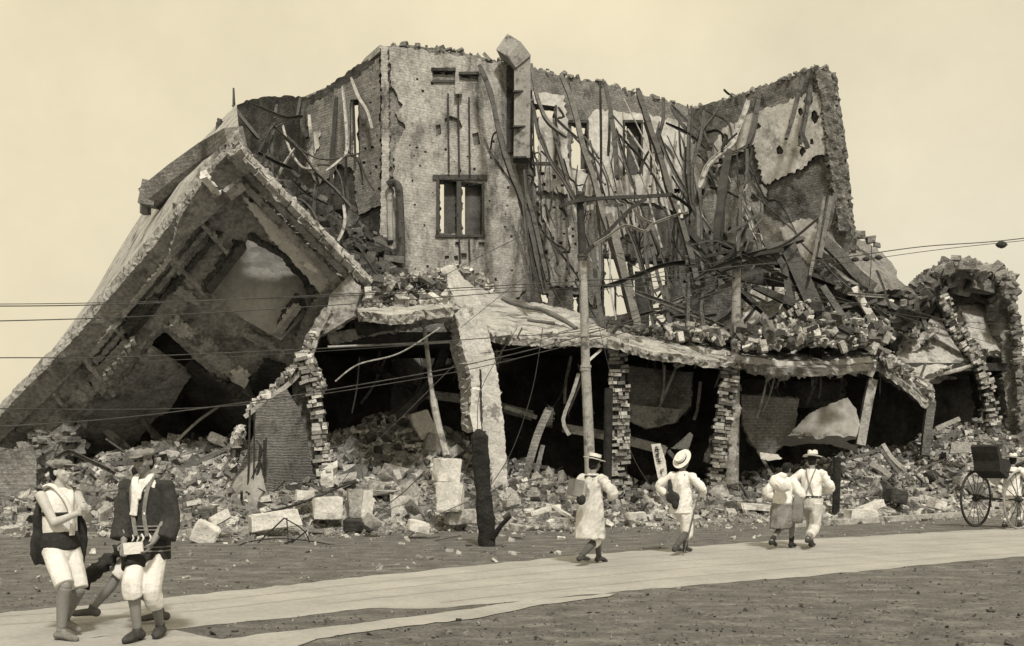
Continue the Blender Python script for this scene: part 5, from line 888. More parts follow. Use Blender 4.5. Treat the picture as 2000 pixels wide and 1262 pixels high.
# ---------------------------------------------------------------- wires
def wire(pts, Y0, Y1, lab, w=1.7, m_=None, grp='overhead wires'):
    q = [P(x, y, Y0 + (Y1 - Y0) * i / (len(pts) - 1)) for i, (x, y) in enumerate(pts)]; m = MB(); m.tube(smooth_path(q, 8), w / 2 * (Y0 + Y1) / 2 / F, 5); return put('overhead_wire', m, m_ or wirem, label=lab, cat='wire', group=grp)
wire([(-400, 592), (0, 598), (300, 592), (700, 573), (1000, 557), (1140, 549)], 17, YP, 'highest wire running in from the left edge to the grey pole', 2.2)
wire([(-400, 590), (0, 594), (300, 589), (700, 577), (1000, 562), (1140, 556)], 17.1, YP, 'wire just under the highest one from the left edge', 1.6)
wire([(-400, 634), (0, 627), (300, 617), (700, 593), (1000, 570), (1140, 561), (1420, 538)], 17, 27, 'third wire from the top at the left edge, passing the pole', 2)
wire([(-400, 703), (0, 699), (250, 697), (700, 677), (1000, 657), (1140, 646), (1420, 600)], 17, 27, 'wire crossing the middle of the tilted block', 2)
wire([(100, 704), (300, 705), (600, 688), (900, 668)], 20, 24, 'faint lower companion of the middle wire', 1.1)
wire([(-400, 795), (0, 798), (200, 800), (400, 796), (560, 780), (900, 725), (1140, 668), (1420, 606)], 17, 27, 'wire starting below the middle of the left edge and rising to the right', 1.8)
wire([(-400, 846), (0, 833), (250, 815), (480, 786), (640, 762), (900, 715), (1140, 655), (1430, 560)], 17, 28, 'lowest long wire from the left edge, rising to the second pole', 2.4)
wire([(1140, 548), (1300, 540), (1440, 520), (1620, 506), (1800, 482), (1960, 470), (2200, 440)], YP, 26, 'upper wire of the right-hand span towards the right edge', 2)
wire([(1140, 556), (1300, 560), (1440, 540), (1620, 518), (1800, 492), (1960, 474), (2200, 452)], YP, 26, 'lower wire of the right-hand span towards the right edge', 1.4)
for i, (x, y) in enumerate(((1670, 507), (1692, 506), (1716, 503), (1956, 478))):
    m = MB(); p0 = P(x, y, 24.9); s = 1 if i < 3 else 1.5
    m.tube([p0 + Vector((d_ * s, 0, 0)) for d_ in (-.09, -.05, 0, .05, .09)], [.012, .045 * s, .06 * s, .045 * s, .012], 10); put('insulator', m, blacks, label=['left-hand of the three bead insulators on the right-hand wires', 'middle of the three bead insulators on the right-hand wires', 'right-hand of the three bead insulators on the right-hand wires', 'lone dark bead insulator on the wires near the right edge'][i], cat='insulator', group='insulators on the right-hand wires')
loose = [([(655, 745), (700, 712), (780, 690), (860, 640)], 24.5, 3, 'pale slack cable rising from the shutter to the curved pier'), ([(600, 1040), (700, 900), (800, 800), (900, 700)], 23, 1.4, 'slack wire slanting up over the brick heap'), ([(760, 1080), (850, 1010), (940, 970), (1020, 940)], 21, 1.6, 'slack wire crossing the charred post'), ([(1060, 640), (1040, 760), (1000, 880), (950, 960)], 23, 1.6, 'thin wire hanging down in the second bay'), ([(870, 1010), (900, 940), (930, 860), (940, 760), (1010, 640)], 23, 1.4, 'thin wire hanging beside the curved pier'),
  ([(1080, 600), (1200, 560), (1300, 530), (1420, 510)], 26, 1.4, 'slack wire from the slab to the second pole, topmost'), ([(1090, 650), (1200, 620), (1320, 580), (1430, 545)], 26, 1.4, 'slack wire between the two poles, second from the top'), ([(1150, 650), (1260, 625), (1360, 590), (1440, 560)], 27, 1.3, 'slack wire between the two poles, third from the top'), ([(1150, 640), (1300, 600), (1440, 575)], 27.4, 1.2, 'slack wire between the two poles, lowest'), ([(1170, 640), (1210, 800), (1240, 900), (1300, 990)], 26, 1.2, 'thin wire hanging in front of the upright brick pier'),
  ([(700, 590), (820, 560), (940, 500), (1060, 440), (1130, 400)], 25, 1.3, 'thin wire slanting up to the grey pole head'), ([(900, 640), (1000, 560), (1080, 500), (1130, 470)], 25, 1.2, 'second thin wire slanting up to the grey pole'), ([(1140, 430), (1180, 480), (1240, 520), (1330, 560), (1440, 590)], 25, 1.2, 'thin wire sagging from the pole head to the right'), ([(400, 980), (480, 940), (520, 900)], 24, 1.6, 'pale wire at the left of the shutter'), ([(1440, 600), (1600, 590), (1750, 600), (1900, 640), (2050, 660)], 29, 1.2, 'upper thin wire across the right ruin'), ([(1440, 560), (1600, 580), (1800, 620), (2050, 640)], 29, 1.1, 'middle thin wire across the right ruin'), ([(1440, 530), (1560, 560), (1700, 600), (1900, 660), (2050, 700)], 29, 1.1, 'lower thin wire across the right ruin'),
  ([(1702, 480), (1701, 520), (1698, 560)], 34, 1.6, 'short thin rod standing on the pale fallen slab'), ([(940, 690), (1010, 680), (1100, 650), (1140, 640)], 23.6, 1.5, 'thin wire across the dark second bay')]
for p, Y, wd, l in loose: wire(p, Y, Y + .6, l, wd, steell if 'pale' in l and 'slab' not in l else wirem, 'loose hanging wires')
# ---------------------------------------------------------------- people
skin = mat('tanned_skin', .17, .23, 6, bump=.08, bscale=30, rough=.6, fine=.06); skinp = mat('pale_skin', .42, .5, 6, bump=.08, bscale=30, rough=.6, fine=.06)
clw = mat('white_cotton', .66, .78, 5, stain=.5, st_scale=4, st_lo=.55, st_hi=.7, bump=.25, bscale=22, fine=.06); clg = mat('pale_linen', .50, .62, 4, stain=.38, st_scale=3, st_lo=.5, st_hi=.7, bump=.25, bscale=20, fine=.08)
cld = mat('dark_cloth', .022, .04, 6, bump=.3, bscale=20, fine=.2); clj = mat('dark_indigo_jacket', .030, .05, 6, bump=.3, bscale=22, fine=.2); clm = mat('grey_cloth', .16, .24, 5, bump=.3, bscale=20, fine=.15)
capm = mat('grey_tweed', .15, .24, 14, bump=.3, bscale=30, fine=.25); straw = mat('pale_straw', .64, .76, 20, bump=.2, bscale=40, fine=.08); hairm = mat('black_hair', .012, .02, 8, bump=.4, bscale=30); shoe = mat('dark_leather', .03, .06, 8, bump=.2, rough=.6); sock = mat('dark_stocking', .07, .11, 8, bump=.2, bscale=40, fine=.15); eyem = mat('eye', .01, .012, 8, bump=0, rough=.4)
V = Vector
def ell(m, c, rx, ry, rz, M=None, n=12):
    vs = []; fs = []; k = n * 2
    for i in range(1, n):
        a = math.pi * i / n
        for j in range(k):
            b = 2 * math.pi * j / k; v = V((rx * math.sin(a) * math.cos(b), ry * math.sin(a) * math.sin(b), rz * math.cos(a))); vs.append(V(c) + (M @ v if M is not None else v))
    t = V((0, 0, rz)); t = M @ t if M is not None else t; top_ = len(vs); vs += [V(c) + t, V(c) - t]
    for i in range(n - 2):
        for j in range(k): fs.append((i * k + j, (i + 1) * k + j, (i + 1) * k + (j + 1) % k, i * k + (j + 1) % k))
    for j in range(k): fs += [(top_, j, (j + 1) % k), (top_ + 1, (n - 2) * k + (j + 1) % k, (n - 2) * k + j)]
    m.add(vs, fs)
def limb(m, pts, rs, flat=1.0, k=4, up=None, ends=True):
    q = smooth_path(pts, k) if len(pts) > 2 else [V(pts[0]).lerp(V(pts[1]), i / 4) for i in range(5)]; n = len(q) - 1; r = []
    for i in range(n + 1):
        t = i / n * (len(rs) - 1); j = min(int(t), len(rs) - 2); r.append(rs[j] + (rs[j + 1] - rs[j]) * (t - j))
    m.tube(q, r, 14, flat=flat, up=up)
    if ends: ell(m, pts[0], rs[0] * .98, rs[0] * .98, rs[0] * .98, n=7); ell(m, pts[-1], rs[-1] * .98, rs[-1] * .98, rs[-1] * .98, n=7)
def loft(m, rings, n=24, fold=0, nf=9, seed=0):
    """rings: (centre, rx, ry, yaw[, hem amount])"""
    vs = []
    for i, r in enumerate(rings):
        c, rx, ry, yaw = r[:4]
        for k in range(n):
            a = 2 * math.pi * k / n; f = 1 + fold * (i / (len(rings) - 1)) * math.sin(a * nf + seed + i * .3)
            x, y = math.cos(a) * rx * f, math.sin(a) * ry * f; vs.append(V(c) + V((x * math.cos(yaw) - y * math.sin(yaw), x * math.sin(yaw) + y * math.cos(yaw), 0)))
    fs = [(i * n + k, i * n + (k + 1) % n, (i + 1) * n + (k + 1) % n, (i + 1) * n + k) for i in range(len(rings) - 1) for k in range(n)]
    fs += [tuple(range(n))[::-1], tuple((len(rings) - 1) * n + k for k in range(n))]; m.add(vs, fs)
def remesh(name, mb, vox, m_, parent, it=4, folds=0, label=None, fs=(10, 10, 3.5)):
    me = bpy.data.meshes.new('tmp'); me.from_pydata([tuple(v) for v in mb.v], [], mb.f); bm = bmesh.new(); bm.from_mesh(me); bmesh.ops.recalc_face_normals(bm, faces=bm.faces); bm.to_mesh(me); bm.free()
    o = bpy.data.objects.new('tmp', me); sc.collection.objects.link(o)
    md = o.modifiers.new('r', 'REMESH'); md.mode = 'VOXEL'; md.voxel_size = vox
    s = o.modifiers.new('s', 'SMOOTH'); s.iterations = it; s.factor = .5
    dg = bpy.context.evaluated_depsgraph_get(); me2 = bpy.data.meshes.new_from_object(o.evaluated_get(dg)); bpy.data.objects.remove(o); bpy.data.meshes.remove(me)
    if folds:
        ns = [v.normal.copy() for v in me2.vertices]
        for v, nn in zip(me2.vertices, ns): 
            c = v.co; k = 1 - 3 * abs(noise.noise(V((c.x * fs[0] + c.z * 3, c.y * fs[1], c.z * fs[2])))) + .5 * noise.noise(V((c.x * 22 + c.z * 16, c.y * 22, c.z * 10)))
            v.co = c + nn * k * folds
    me2.name = name
    for p in me2.polygons: p.use_smooth = True
    ob = bpy.data.objects.new(name, me2); sc.collection.objects.link(ob); ob.parent = parent; me2.materials.clear(); me2.materials.append(m_); ORG[ob.name] = V((0, 0, 0))
    if label: ob['label'] = label
    return ob
def IK(a, b, l1, l2, pole):
    a, b = V(a), V(b); d = b - a; L = min(d.length, (l1 + l2) * .999); d = d.normalized(); x = (l1 * l1 - l2 * l2 + L * L) / (2 * L); h = math.sqrt(max(l1 * l1 - x * x, 1e-6)); p = V(pole); p = (p - d * p.dot(d)).normalized()
    return a + d * x + p * h, a + d * L
def hand(m, wr, d, nrm, curl=.5, s=1, sc_=1.0):
    d = V(d).normalized(); nrm = V(nrm); nrm = (nrm - d * nrm.dot(d)).normalized(); side = d.cross(nrm) * s; B_ = Matrix((side, nrm, d)).transposed()
    ell(m, wr + d * .045 * sc_, .040 * sc_, .016 * sc_, .052 * sc_, B_, 8)
    for i, (o, l, c0) in enumerate(((-.029, .062, 1.15), (-.010, .075, 1.0), (.010, .080, .95), (.029, .072, .85))):
        p = wr + d * (.080 - abs(o) * .25) * sc_ + side * o * sc_; pts = [p - d * .02]; dd = d.copy(); cur = p; pts.append(cur.copy())
        for k, f in enumerate((.45, .32, .23)):
            a = curl * c0 * (.55 + .25 * k); dd = (Matrix.Rotation(a * -1, 3, side) @ dd) if (Matrix.Rotation(-a, 3, side) @ dd).dot(nrm) > (Matrix.Rotation(a, 3, side) @ dd).dot(nrm) else Matrix.Rotation(a, 3, side) @ dd
            cur = cur + dd * l * f * sc_; pts.append(cur.copy())
        limb(m, pts, [.0088 * sc_, .0088 * sc_, .0082 * sc_, .0075 * sc_, .0065 * sc_], k=3)
    p = wr + d * .02 * sc_ + side * .028 * sc_; t1 = p + (d * .6 + side * .65 + nrm * .35).normalized() * .032 * sc_; t2 = t1 + (d * .8 + side * .2 + nrm * .5).normalized() * .028 * sc_; t3 = t2 + (d * .8 - side * .1 + nrm * .5).normalized() * .024 * sc_
    limb(m, [p, t1, t2, t3], [.013 * sc_, .011 * sc_, .0095 * sc_, .008 * sc_], k=3)
def foot(m, an, yaw, r=.035, L=.2, toe=0.0, lift=0):
    f = V((math.sin(yaw), -math.cos(yaw), 0)); h = an - V((0, 0, an.z - max(.03, an.z - .06)))
    limb(m, [an - f * .04 + V((0, 0, -.035)), an + f * .05 + V((0, 0, -.03)), an + f * L * .7 + V((0, 0, -.048 + toe * .5)), an + f * L * .85 + V((0, 0, -.052 + toe))], [r * 1.0, r * 1.1, r * .95, r * .65], flat=.75)
class Pn: pass
def skel(s, H, hips_z, feet, lean=(0, 0), tyaw=0, hands=None, elb=None, sw=.175, head_fwd=.03):
    k = H / 1.65; s.k = k; s.hip = V((0, 0, hips_z)); lx, ly = lean
    s.sp = [s.hip + V((lx * t, ly * t, .50 * k * t)) for t in (0, .3, .6, .9, 1.0)]; s.ch = s.hip + V((lx, ly, .50 * k)); s.neck = s.ch + V((lx * .1, ly * .1 - .01, .06 * k)); s.head = s.neck + V((lx * .15, ly * .25 - head_fwd, .135 * k))
    R_ = Matrix.Rotation(tyaw, 3, 'Z'); s.tyaw = tyaw; s.sh = [s.ch + R_ @ V((q * sw * k, 0, -.03 * k)) for q in (-1, 1)]; s.hj = [s.hip + V((q * .085 * k, 0, -.02)) for q in (-1, 1)]
    s.kn = []; s.an = []
    for i in (0, 1): kk, aa = IK(s.hj[i], feet[i][:3], .42 * k, .41 * k, feet[i][3] if len(feet[i]) > 3 else (0, -1, 0)); s.kn.append(kk); s.an.append(aa)
    s.el = []; s.wr = []
    for i in (0, 1): e, w_ = IK(s.sh[i], hands[i], .285 * k, .25 * k, elb[i]); s.el.append(e); s.wr.append(w_)
def body(s, root, m_, vox=.009, hyaw=0, hpitch=0, hroll=0, hd=None, fy=(0, 0), toe=(0, 0), hands=True):
    k = s.k; m = MB(); ty = s.tyaw
    loft(m, [(s.hip + V((0, 0, -.10 * k)), .12 * k, .085 * k, 0), (s.hip, .155 * k, .105 * k, 0), (s.sp[1], .135 * k, .095 * k, ty * .3), (s.sp[2], .15 * k, .105 * k, ty * .7), (s.ch + V((0, 0, -.07 * k)), .165 * k, .105 * k, ty), (s.ch, .13 * k, .075 * k, ty), (s.ch + V((0, 0, .04 * k)), .065 * k, .06 * k, ty)])
    limb(m, [s.ch + V((0, .01, -.02)), s.neck, s.head], [.062 * k, .052 * k, .05 * k])
    for i in (0, 1):
        limb(m, [s.hj[i], s.hj[i].lerp(s.kn[i], .5), s.kn[i]], [.088 * k, .075 * k, .052 * k]); b = (s.an[i] - s.kn[i]).normalized(); back = V((0, 1, 0)) - b * b.y
        limb(m, [s.kn[i], s.kn[i].lerp(s.an[i], .33) + back * .018 * k, s.an[i]], [.05 * k, .055 * k, .033 * k]); foot(m, s.an[i], fy[i], toe=toe[i])
        limb(m, [s.sh[i], s.sh[i].lerp(s.el[i], .4), s.el[i]], [.054 * k, .047 * k, .037 * k]); limb(m, [s.el[i], s.el[i].lerp(s.wr[i], .3), s.wr[i]], [.037 * k, .039 * k, .025 * k])
        if hands:
            d = (s.wr[i] - s.el[i]).normalized(); nn, cu = (hd[i] if hd else ((0, 1, 0), .5)); hand(m, s.wr[i], d, nn, cu, 1 if i == 0 else -1, k)
    # head
    M_ = Matrix.Rotation(hyaw, 3, 'Z') @ Matrix.Rotation(hpitch, 3, 'X') @ Matrix.Rotation(hroll, 3, 'Y'); s.HM = M_; h = s.head; T_ = lambda x, y, z: h + M_ @ (V((x, y, z)) * k)
    ell(m, T_(0, .012, .028), .074 * k, .092 * k, .088 * k, M_, 12); ell(m, T_(0, -.022, -.022), .060 * k, .066 * k, .080 * k, M_, 10); ell(m, T_(0, -.045, -.082), .030 * k, .032 * k, .026 * k, M_, 8)
    limb(m, [T_(0, -.080, .018), T_(0, -.094, -.006), T_(0, -.104, -.024)], [.009 * k, .011 * k, .014 * k]); ell(m, T_(0, -.084, -.052), .022 * k, .012 * k, .007 * k, M_, 6); ell(m, T_(0, -.082, -.062), .019 * k, .012 * k, .007 * k, M_, 6)
    for q in (-1, 1): ell(m, T_(q * .074, .005, -.008), .010 * k, .020 * k, .032 * k, M_ @ Matrix.Rotation(q * -.3, 3, 'Z'), 7); ell(m, T_(q * .034, -.074, .030), .024 * k, .012 * k, .007 * k, M_, 6); ell(m, T_(q * .038, -.062, -.025), .022 * k, .02 * k, .018 * k, M_, 6)
    s.T = T_; return remesh('body', m, vox, m_, root, it=2)
def face(s, root):
    for q in (-1, 1):
        m = MB(); ell(m, s.T(q * .031, -.082, .012), .017 * s.k, .006 * s.k, .0075 * s.k, s.HM, 6); put('eye', m, eyem, root, smooth=True)
        m = MB(); ell(m, s.T(q * .033, -.087, .033), .020 * s.k, .005 * s.k, .004 * s.k, s.HM, 6); put('eyebrow', m, hairm, root, smooth=True)
    m = MB(); ell(m, s.T(0, -.094, -.057), .019 * s.k, .004 * s.k, .0022 * s.k, s.HM, 6); put('mouth', m, eyem, root, smooth=True)
def hair(s, root, long=0):
    m = MB(); k = s.k; ell(m, s.T(0, .022, .036), .080 * k, .092 * k, .088 * k, s.HM, 10); ell(m, s.T(0, .05, -.02), .070 * k, .055 * k, .07 * k, s.HM, 8)
    if long: ell(m, s.T(0, .10, .03), .06 * k, .05 * k, .055 * k, s.HM, 8); ell(m, s.T(0, -.03, .10), .08 * k, .07 * k, .04 * k, s.HM, 8)
    remesh('hair', m, .011, hairm, root, it=2, folds=.004)
def flatcap(s, root):
    m = MB(); k = s.k; ell(m, s.T(0, .005, .075), .106 * k, .126 * k, .040 * k, s.HM @ Matrix.Rotation(R(8), 3, 'X'), 12); ell(m, s.T(0, .01, .05), .082 * k, .102 * k, .045 * k, s.HM, 10); c = remesh('cap', m, .009, capm, root, it=3, folds=.007, fs=(14, 14, 14))
    m = MB(); ell(m, s.T(0, -.115, .052), .066 * k, .055 * k, .008 * k, s.HM @ Matrix.Rotation(R(14), 3, 'X'), 10); put('brim', m, capm, c, smooth=True)
def boater(s, root, tilt=(0, 0), fed=False, c0=(0, .01, .07)):
    k = s.k; M_ = s.HM @ Matrix.Rotation(tilt[0], 3, 'X') @ Matrix.Rotation(tilt[1], 3, 'Y'); o = s.T(*c0)
    def ring(m, prof, n=28, oy=1.15):
        vs = []
        for r, z in prof:
            for j in range(n): a = 2 * math.pi * j / n; dz = (-.012 * math.cos(2 * a) * (r > .12)) if fed else 0; dent = (-.03 * math.exp(-(math.cos(a) * r / .022) ** 2) if fed and z > .085 else 0); vs.append(o + M_ @ (V((r * math.cos(a), r * oy * math.sin(a), z + dz + dent)) * k))
        m.add(vs, [(i * n + j, i * n + (j + 1) % n, (i + 1) * n + (j + 1) % n, (i + 1) * n + j) for i in range(len(prof) - 1) for j in range(n)] + [tuple(range(n))[::-1], tuple((len(prof) - 1) * n + j for j in range(n))])
    m = MB(); top_ = .10 if fed else .085
    ring(m, [(.158, 0), (.160, .004), (.16, .009), (.09, .012), (.086, .03), (.080 if fed else .086, top_), (.05, top_ + (.01 if fed else .002)), (.02, top_ + .006)]); h = put('hat', m, straw, root, smooth=not True)
    m = MB(); ring(m, [(.088, .012), (.0895, .013), (.0885 if not fed else .086, .036), (.085, .037)]); put('hat_band', m, cld, h)
def trousers(s, root, m_, frac=(1, 1), r0=.115, r1=.085, nm='trousers', vox=.012, folds=.008, top_=.10, flat=1.0):
    m = MB(); k = s.k; loft(m, [(s.hip + V((0, 0, top_ * k)), .150 * k, .112 * k, 0), (s.hip, .168 * k, .120 * k, 0), (s.hip + V((0, 0, -.10 * k)), .160 * k, .115 * k, 0), (s.hip + V((0, 0, -.15 * k)), .10 * k, .09 * k, 0)])
    for i in (0, 1):
        f = frac[i]; pts = [s.hj[i], s.hj[i].lerp(s.kn[i], .5), s.kn[i]] if f >= 1 else [s.hj[i], s.hj[i].lerp(s.kn[i], f / 2), s.hj[i].lerp(s.kn[i], f)]
        if f > 1: pts.append(s.kn[i].lerp(s.an[i], f - 1))
        limb(m, pts, [r0 * k, (r0 * .6 + r1 * .4) * k, r1 * k], ends=False)
    return remesh(nm, m, vox, m_, root, it=2, folds=folds)
def top(s, root, m_, nm='shirt', hem=.0, hr=(.165, .125), sleeve=1.0, sr=(.075, .065, .055), vox=.012, folds=.008, neck=.075, sh=.185, fl=1.0, label=None):
    m = MB(); k = s.k; ty = s.tyaw
    loft(m, [(s.hip + V((0, 0, hem * k)), hr[0] * k, hr[1] * k, ty * .2), (s.sp[1], (hr[0] * .5 + .085) * k, .118 * k, ty * .4), (s.sp[2], .165 * k, .122 * k, ty * .7), (s.ch + V((0, 0, -.07 * k)), sh * k, .125 * k, ty), (s.ch + V((0, 0, 0)), .14 * k, .095 * k, ty), (s.ch + V((0, 0, .045 * k)), neck * k, .07 * k, ty)])
    for i in (0, 1):
        if sleeve <= 0: continue
        if sleeve >= 1: pts = [s.sh[i], s.sh[i].lerp(s.el[i], .5), s.el[i], s.el[i].lerp(s.wr[i], (sleeve - 1))] if sleeve > 1 else [s.sh[i], s.sh[i].lerp(s.el[i], .5), s.el[i]]
        else: pts = [s.sh[i], s.sh[i].lerp(s.el[i], sleeve / 2), s.sh[i].lerp(s.el[i], sleeve)]
        limb(m, pts, [r * k for r in sr], ends=False); ell(m, s.sh[i], sr[0] * k * .97, sr[0] * k * .97, sr[0] * k * .97, n=8)
    return remesh(nm, m, vox, m_, root, it=2, folds=folds, label=label)
def shoes(s, root, fy=(0, 0), toe=(0, 0), m_=None, r=.044, nm='shoe', hi=0):
    for i in (0, 1):
        m = MB(); foot(m, s.an[i], fy[i], r=r, L=.215, toe=toe[i])
        limb(m, [s.an[i] + V((0, 0, .0)), s.an[i].lerp(s.kn[i], .08 + hi)], [.042, .045], ends=False); remesh(nm, m, .01, m_ or shoe, root, it=2)
def stocking(s, root, m_=None, nm='stocking'):
    for i in (0, 1):
        m = MB(); k = s.k; b = (s.an[i] - s.kn[i]).normalized(); back = V((0, 1, 0)) - b * b.y
        limb(m, [s.kn[i], s.kn[i].lerp(s.an[i], .33) + back * .018 * k, s.an[i]], [.056 * k, .060 * k, .038 * k]); put(nm, m, m_ or sock, root, smooth=True)
def person(lab, px, py, Y, yaw, z=0):
    t = thing('person', lab, 'person', P(px, py, Y).xy.to_3d() + V((0, 0, z)), rz=yaw); ORG[t.name] = V((0, 0, 0)); return t
# man A, far left, in profile to the right
r_ = person('bare-armed man at the far left in a flat cap, white shorts and slung dark coat', 119, 1250, 9.7, R(52)); s = Pn()
skel(s, 1.56, .80, [(-.11, -.20, .08), (.10, .12, .12)], lean=(0, .03), hands=[(-.02, -.30, 1.10), (.06, -.32, 1.12)], elb=[(-.35, .6, -.8), (.6, .5, -.8)])
body(s, r_, skinp, .008, hyaw=R(22), hpitch=R(-8), hd=[((.8, -.2, .3), .8), ((-.8, -.2, .3), .8)], fy=(R(10), R(10)), toe=(0, -.02)); face(s, r_); hair(s, r_); flatcap(s, r_)
top(s, r_, clw, 'undershirt', hem=.04, hr=(.150, .108), sleeve=0, folds=.004, neck=.08, sh=.160)
m = MB(); loft(m, [(s.sp[2] + V((0, 0, z)), .1725 * s.k, .1285 * s.k, 0) for z in (-.012, .02)]); put('stripe', m, cld, r_, smooth=True)
m = MB(); loft(m, [(s.hip + V((0, 0, z)), a, b, 0) for z, a, b in ((-.03, .158, .118), (.0, .172, .13), (.06, .172, .128), (.13, .150, .112))]); remesh('waistband', m, .01, cld, r_, folds=.006)
trousers(s, r_, clw, frac=(.95, .95), r0=.098, r1=.086, nm='shorts', vox=.009, folds=.005); stocking(s, r_, skin, 'darker_shin'); shoes(s, r_, fy=(R(10), R(10)), toe=(0, -.02), m_=clm)  # added skin layer, darker than the body, over the bare lower legs
m = MB(); limb(m, [s.ch + V((-.10, .06, .05)), s.ch + V((-.085, -.03, .065)), s.ch + V((-.03, -.11, -.02)), s.ch + V((.02, -.15, -.14)), s.ch + V((.03, -.165, -.27)), s.ch + V((.03, -.16, -.37))], [.03, .034, .034, .036, .034, .038], flat=.45, ends=False)
limb(m, [s.ch + V((-.10, .06, .05)), s.ch + V((0, .09, .07)), s.ch + V((.10, .05, .05)), s.ch + V((.06, -.09, -.01)), s.ch + V((.02, -.13, -.12))], [.03] * 5, flat=.5, ends=False); remesh('scarf', m, .007, clw, r_, it=1, folds=.005)
m = MB(); limb(m, [s.sh[1] + V((-.03, .03, .03)), s.sh[1] + V((.03, .04, -.12)), s.sh[1] + V((.07, .06, -.40)), s.sh[1] + V((.05, .06, -.62))], [.05, .07, .09, .06], flat=.5, ends=False)
loft(m, [(s.ch + V((.02, .12, 0)), .12, .04, 0), (s.sp[2] + V((.0, .14, 0)), .17, .05, 0), (s.sp[1] + V((0, .16, 0)), .17, .05, 0), (s.hip + V((-.02, .16, -.06)), .18, .05, .1), (s.hip + V((-.05, .16, -.16)), .12, .03, .1)]); remesh('coat', m, .012, cld, r_, folds=.014, label='dark coat hanging from the far shoulder and down the back')
# man B, facing the camera
r_ = person('man facing the camera in a flat cap, dark patterned short coat and white trousers', 292, 1252, 9.6, R(-6)); s = Pn()
skel(s, 1.63, .86, [(-.035, -.16, .09), (.055, .10, .09)], lean=(-.03, 0), hands=[(-.14, -.20, .84), (.12, -.20, .86)], elb=[(-.7, .6, -.3), (.9, .5, -.3)])
body(s, r_, skin, .008, hyaw=R(-6), hpitch=R(3), hroll=R(-3), hd=[((.4, -.2, .9), .7), ((-.5, -.1, .9), .6)], fy=(R(-8), R(12))); face(s, r_); hair(s, r_); flatcap(s, r_)
top(s, r_, clw, 'shirt', hem=.1, hr=(.14, .10), sleeve=0, folds=.004)
m = MB(); k = s.k; loft(m, [(s.hip + V((0, 0, -.16)), .185, .135, 0), (s.hip + V((0, 0, .02)), .178, .132, 0), (s.sp[1], .165, .128, 0), (s.sp[2], .178, .13, 0), (s.ch + V((0, 0, -.07)), .19, .128, 0), (s.ch + V((0, .012, 0)), .15, .09, 0), (s.ch + V((0, .03, .05)), .085, .05, 0)])
for i, q in ((0, -1), (1, 1)):
    mid = s.sh[i].lerp(s.el[i], .5); limb(m, [s.sh[i], mid + V((q * .03, 0, -.01)), s.el[i] + V((q * .015, .01, -.03)), s.el[i].lerp(s.wr[i], .5) + V((q * .03, .02, -.07))], [.068, .075, .085, .10], flat=.85, ends=False, up=V((0, 1, 0))); ell(m, s.sh[i], .08, .08, .07, n=8)
jk = remesh('jacket', m, .010, clj, r_, it=2, folds=.009)
for q in (-1, 1):
    m = MB(); m.sweep(smooth_path([s.ch + V((q * .075, .0, .075)), s.ch + V((q * .075, -.105, -.0)), s.ch + V((q * .062, -.148, -.13)), s.ch + V((q * .05, -.150, -.28)), s.hip + V((q * .05, -.155, .05))], 6), prof_B(.035, .008), up=V((0, -1, 0))); put('lapel', m, clm, jk)
    m = MB()
    for t in range(6): ell(m, s.ch + V((q * (.072 - t * .004), -.112 - .008 * t, -.03 - t * .045)), .010, .008, .014, n=5)
    put('lapel_pattern', m, clw, jk, smooth=True)
m = MB()
for z in (.13, .10, .045, -.05, -.085): loft(m, [(s.hip + V((0, -.004, z + d_)), .188, .144, 0) for d_ in (-.006, .006)])
put('stripes', m, clm, jk)
m = MB()
for x in (-.10, -.05, 0, .06, .11): limb(m, [s.hip + V((x, -.150 + abs(x) * .25, .0)), s.hip + V((x + .015, -.152 + abs(x) * .25, .03)), s.hip + V((x - .005, -.150 + abs(x) * .25, .065))], [.007, .009, .007], ends=False)
put('crest_pattern', m, clw, jk)
m = MB(); limb(m, [s.ch + V((-.04, .03, .09)), s.ch + V((-.06, -.07, .055)), s.ch + V((-.035, -.135, -.05)), s.ch + V((-.035, -.155, -.16)), s.ch + V((-.045, -.16, -.27))], [.02, .028, .036, .032, .034], flat=.4, ends=False); limb(m, [s.ch + V((.04, .03, .09)), s.ch + V((.06, -.07, .055)), s.ch + V((.0, -.13, -.05)), s.ch + V((-.01, -.15, -.13))], [.02, .028, .034, .03], flat=.4, ends=False); remesh('scarf', m, .007, clw, r_, it=1, folds=.006)
trousers(s, r_, clw, frac=(1.25, 1.42), r0=.088, r1=.080, vox=.010, folds=.004); 
m = MB(); limb(m, [s.hj[0] + V((-.02, -.02, -.05)), s.hj[0].lerp(s.kn[0], .35) + V((-.02, -.02, 0)), s.hj[0].lerp(s.kn[0], .6) + V((-.01, -.02, 0))], [.115, .11, .10], ends=False); remesh('apron', m, .012, cld, r_, folds=.01)
shoes(s, r_, fy=(R(-8), R(12)), m_=shoe, r=.05)
m = MB(); a = s.wr[0] + V((.03, -.06, -.035)); b = s.wr[1] + V((-.06, -.06, -.04)); m.sweep([a, b], prof_B(.10, .016), up=V((0, -1, 0)))
o = put('tray', m, clw, None, label='short flat white tray held in both hands by the man facing the camera', cat='tray'); 
Mw = Matrix.Translation(r_.location) @ Matrix.Rotation(r_.rotation_euler.z, 4, 'Z'); o.location = Mw @ ORG[o.name]; o.rotation_euler = r_.rotation_euler
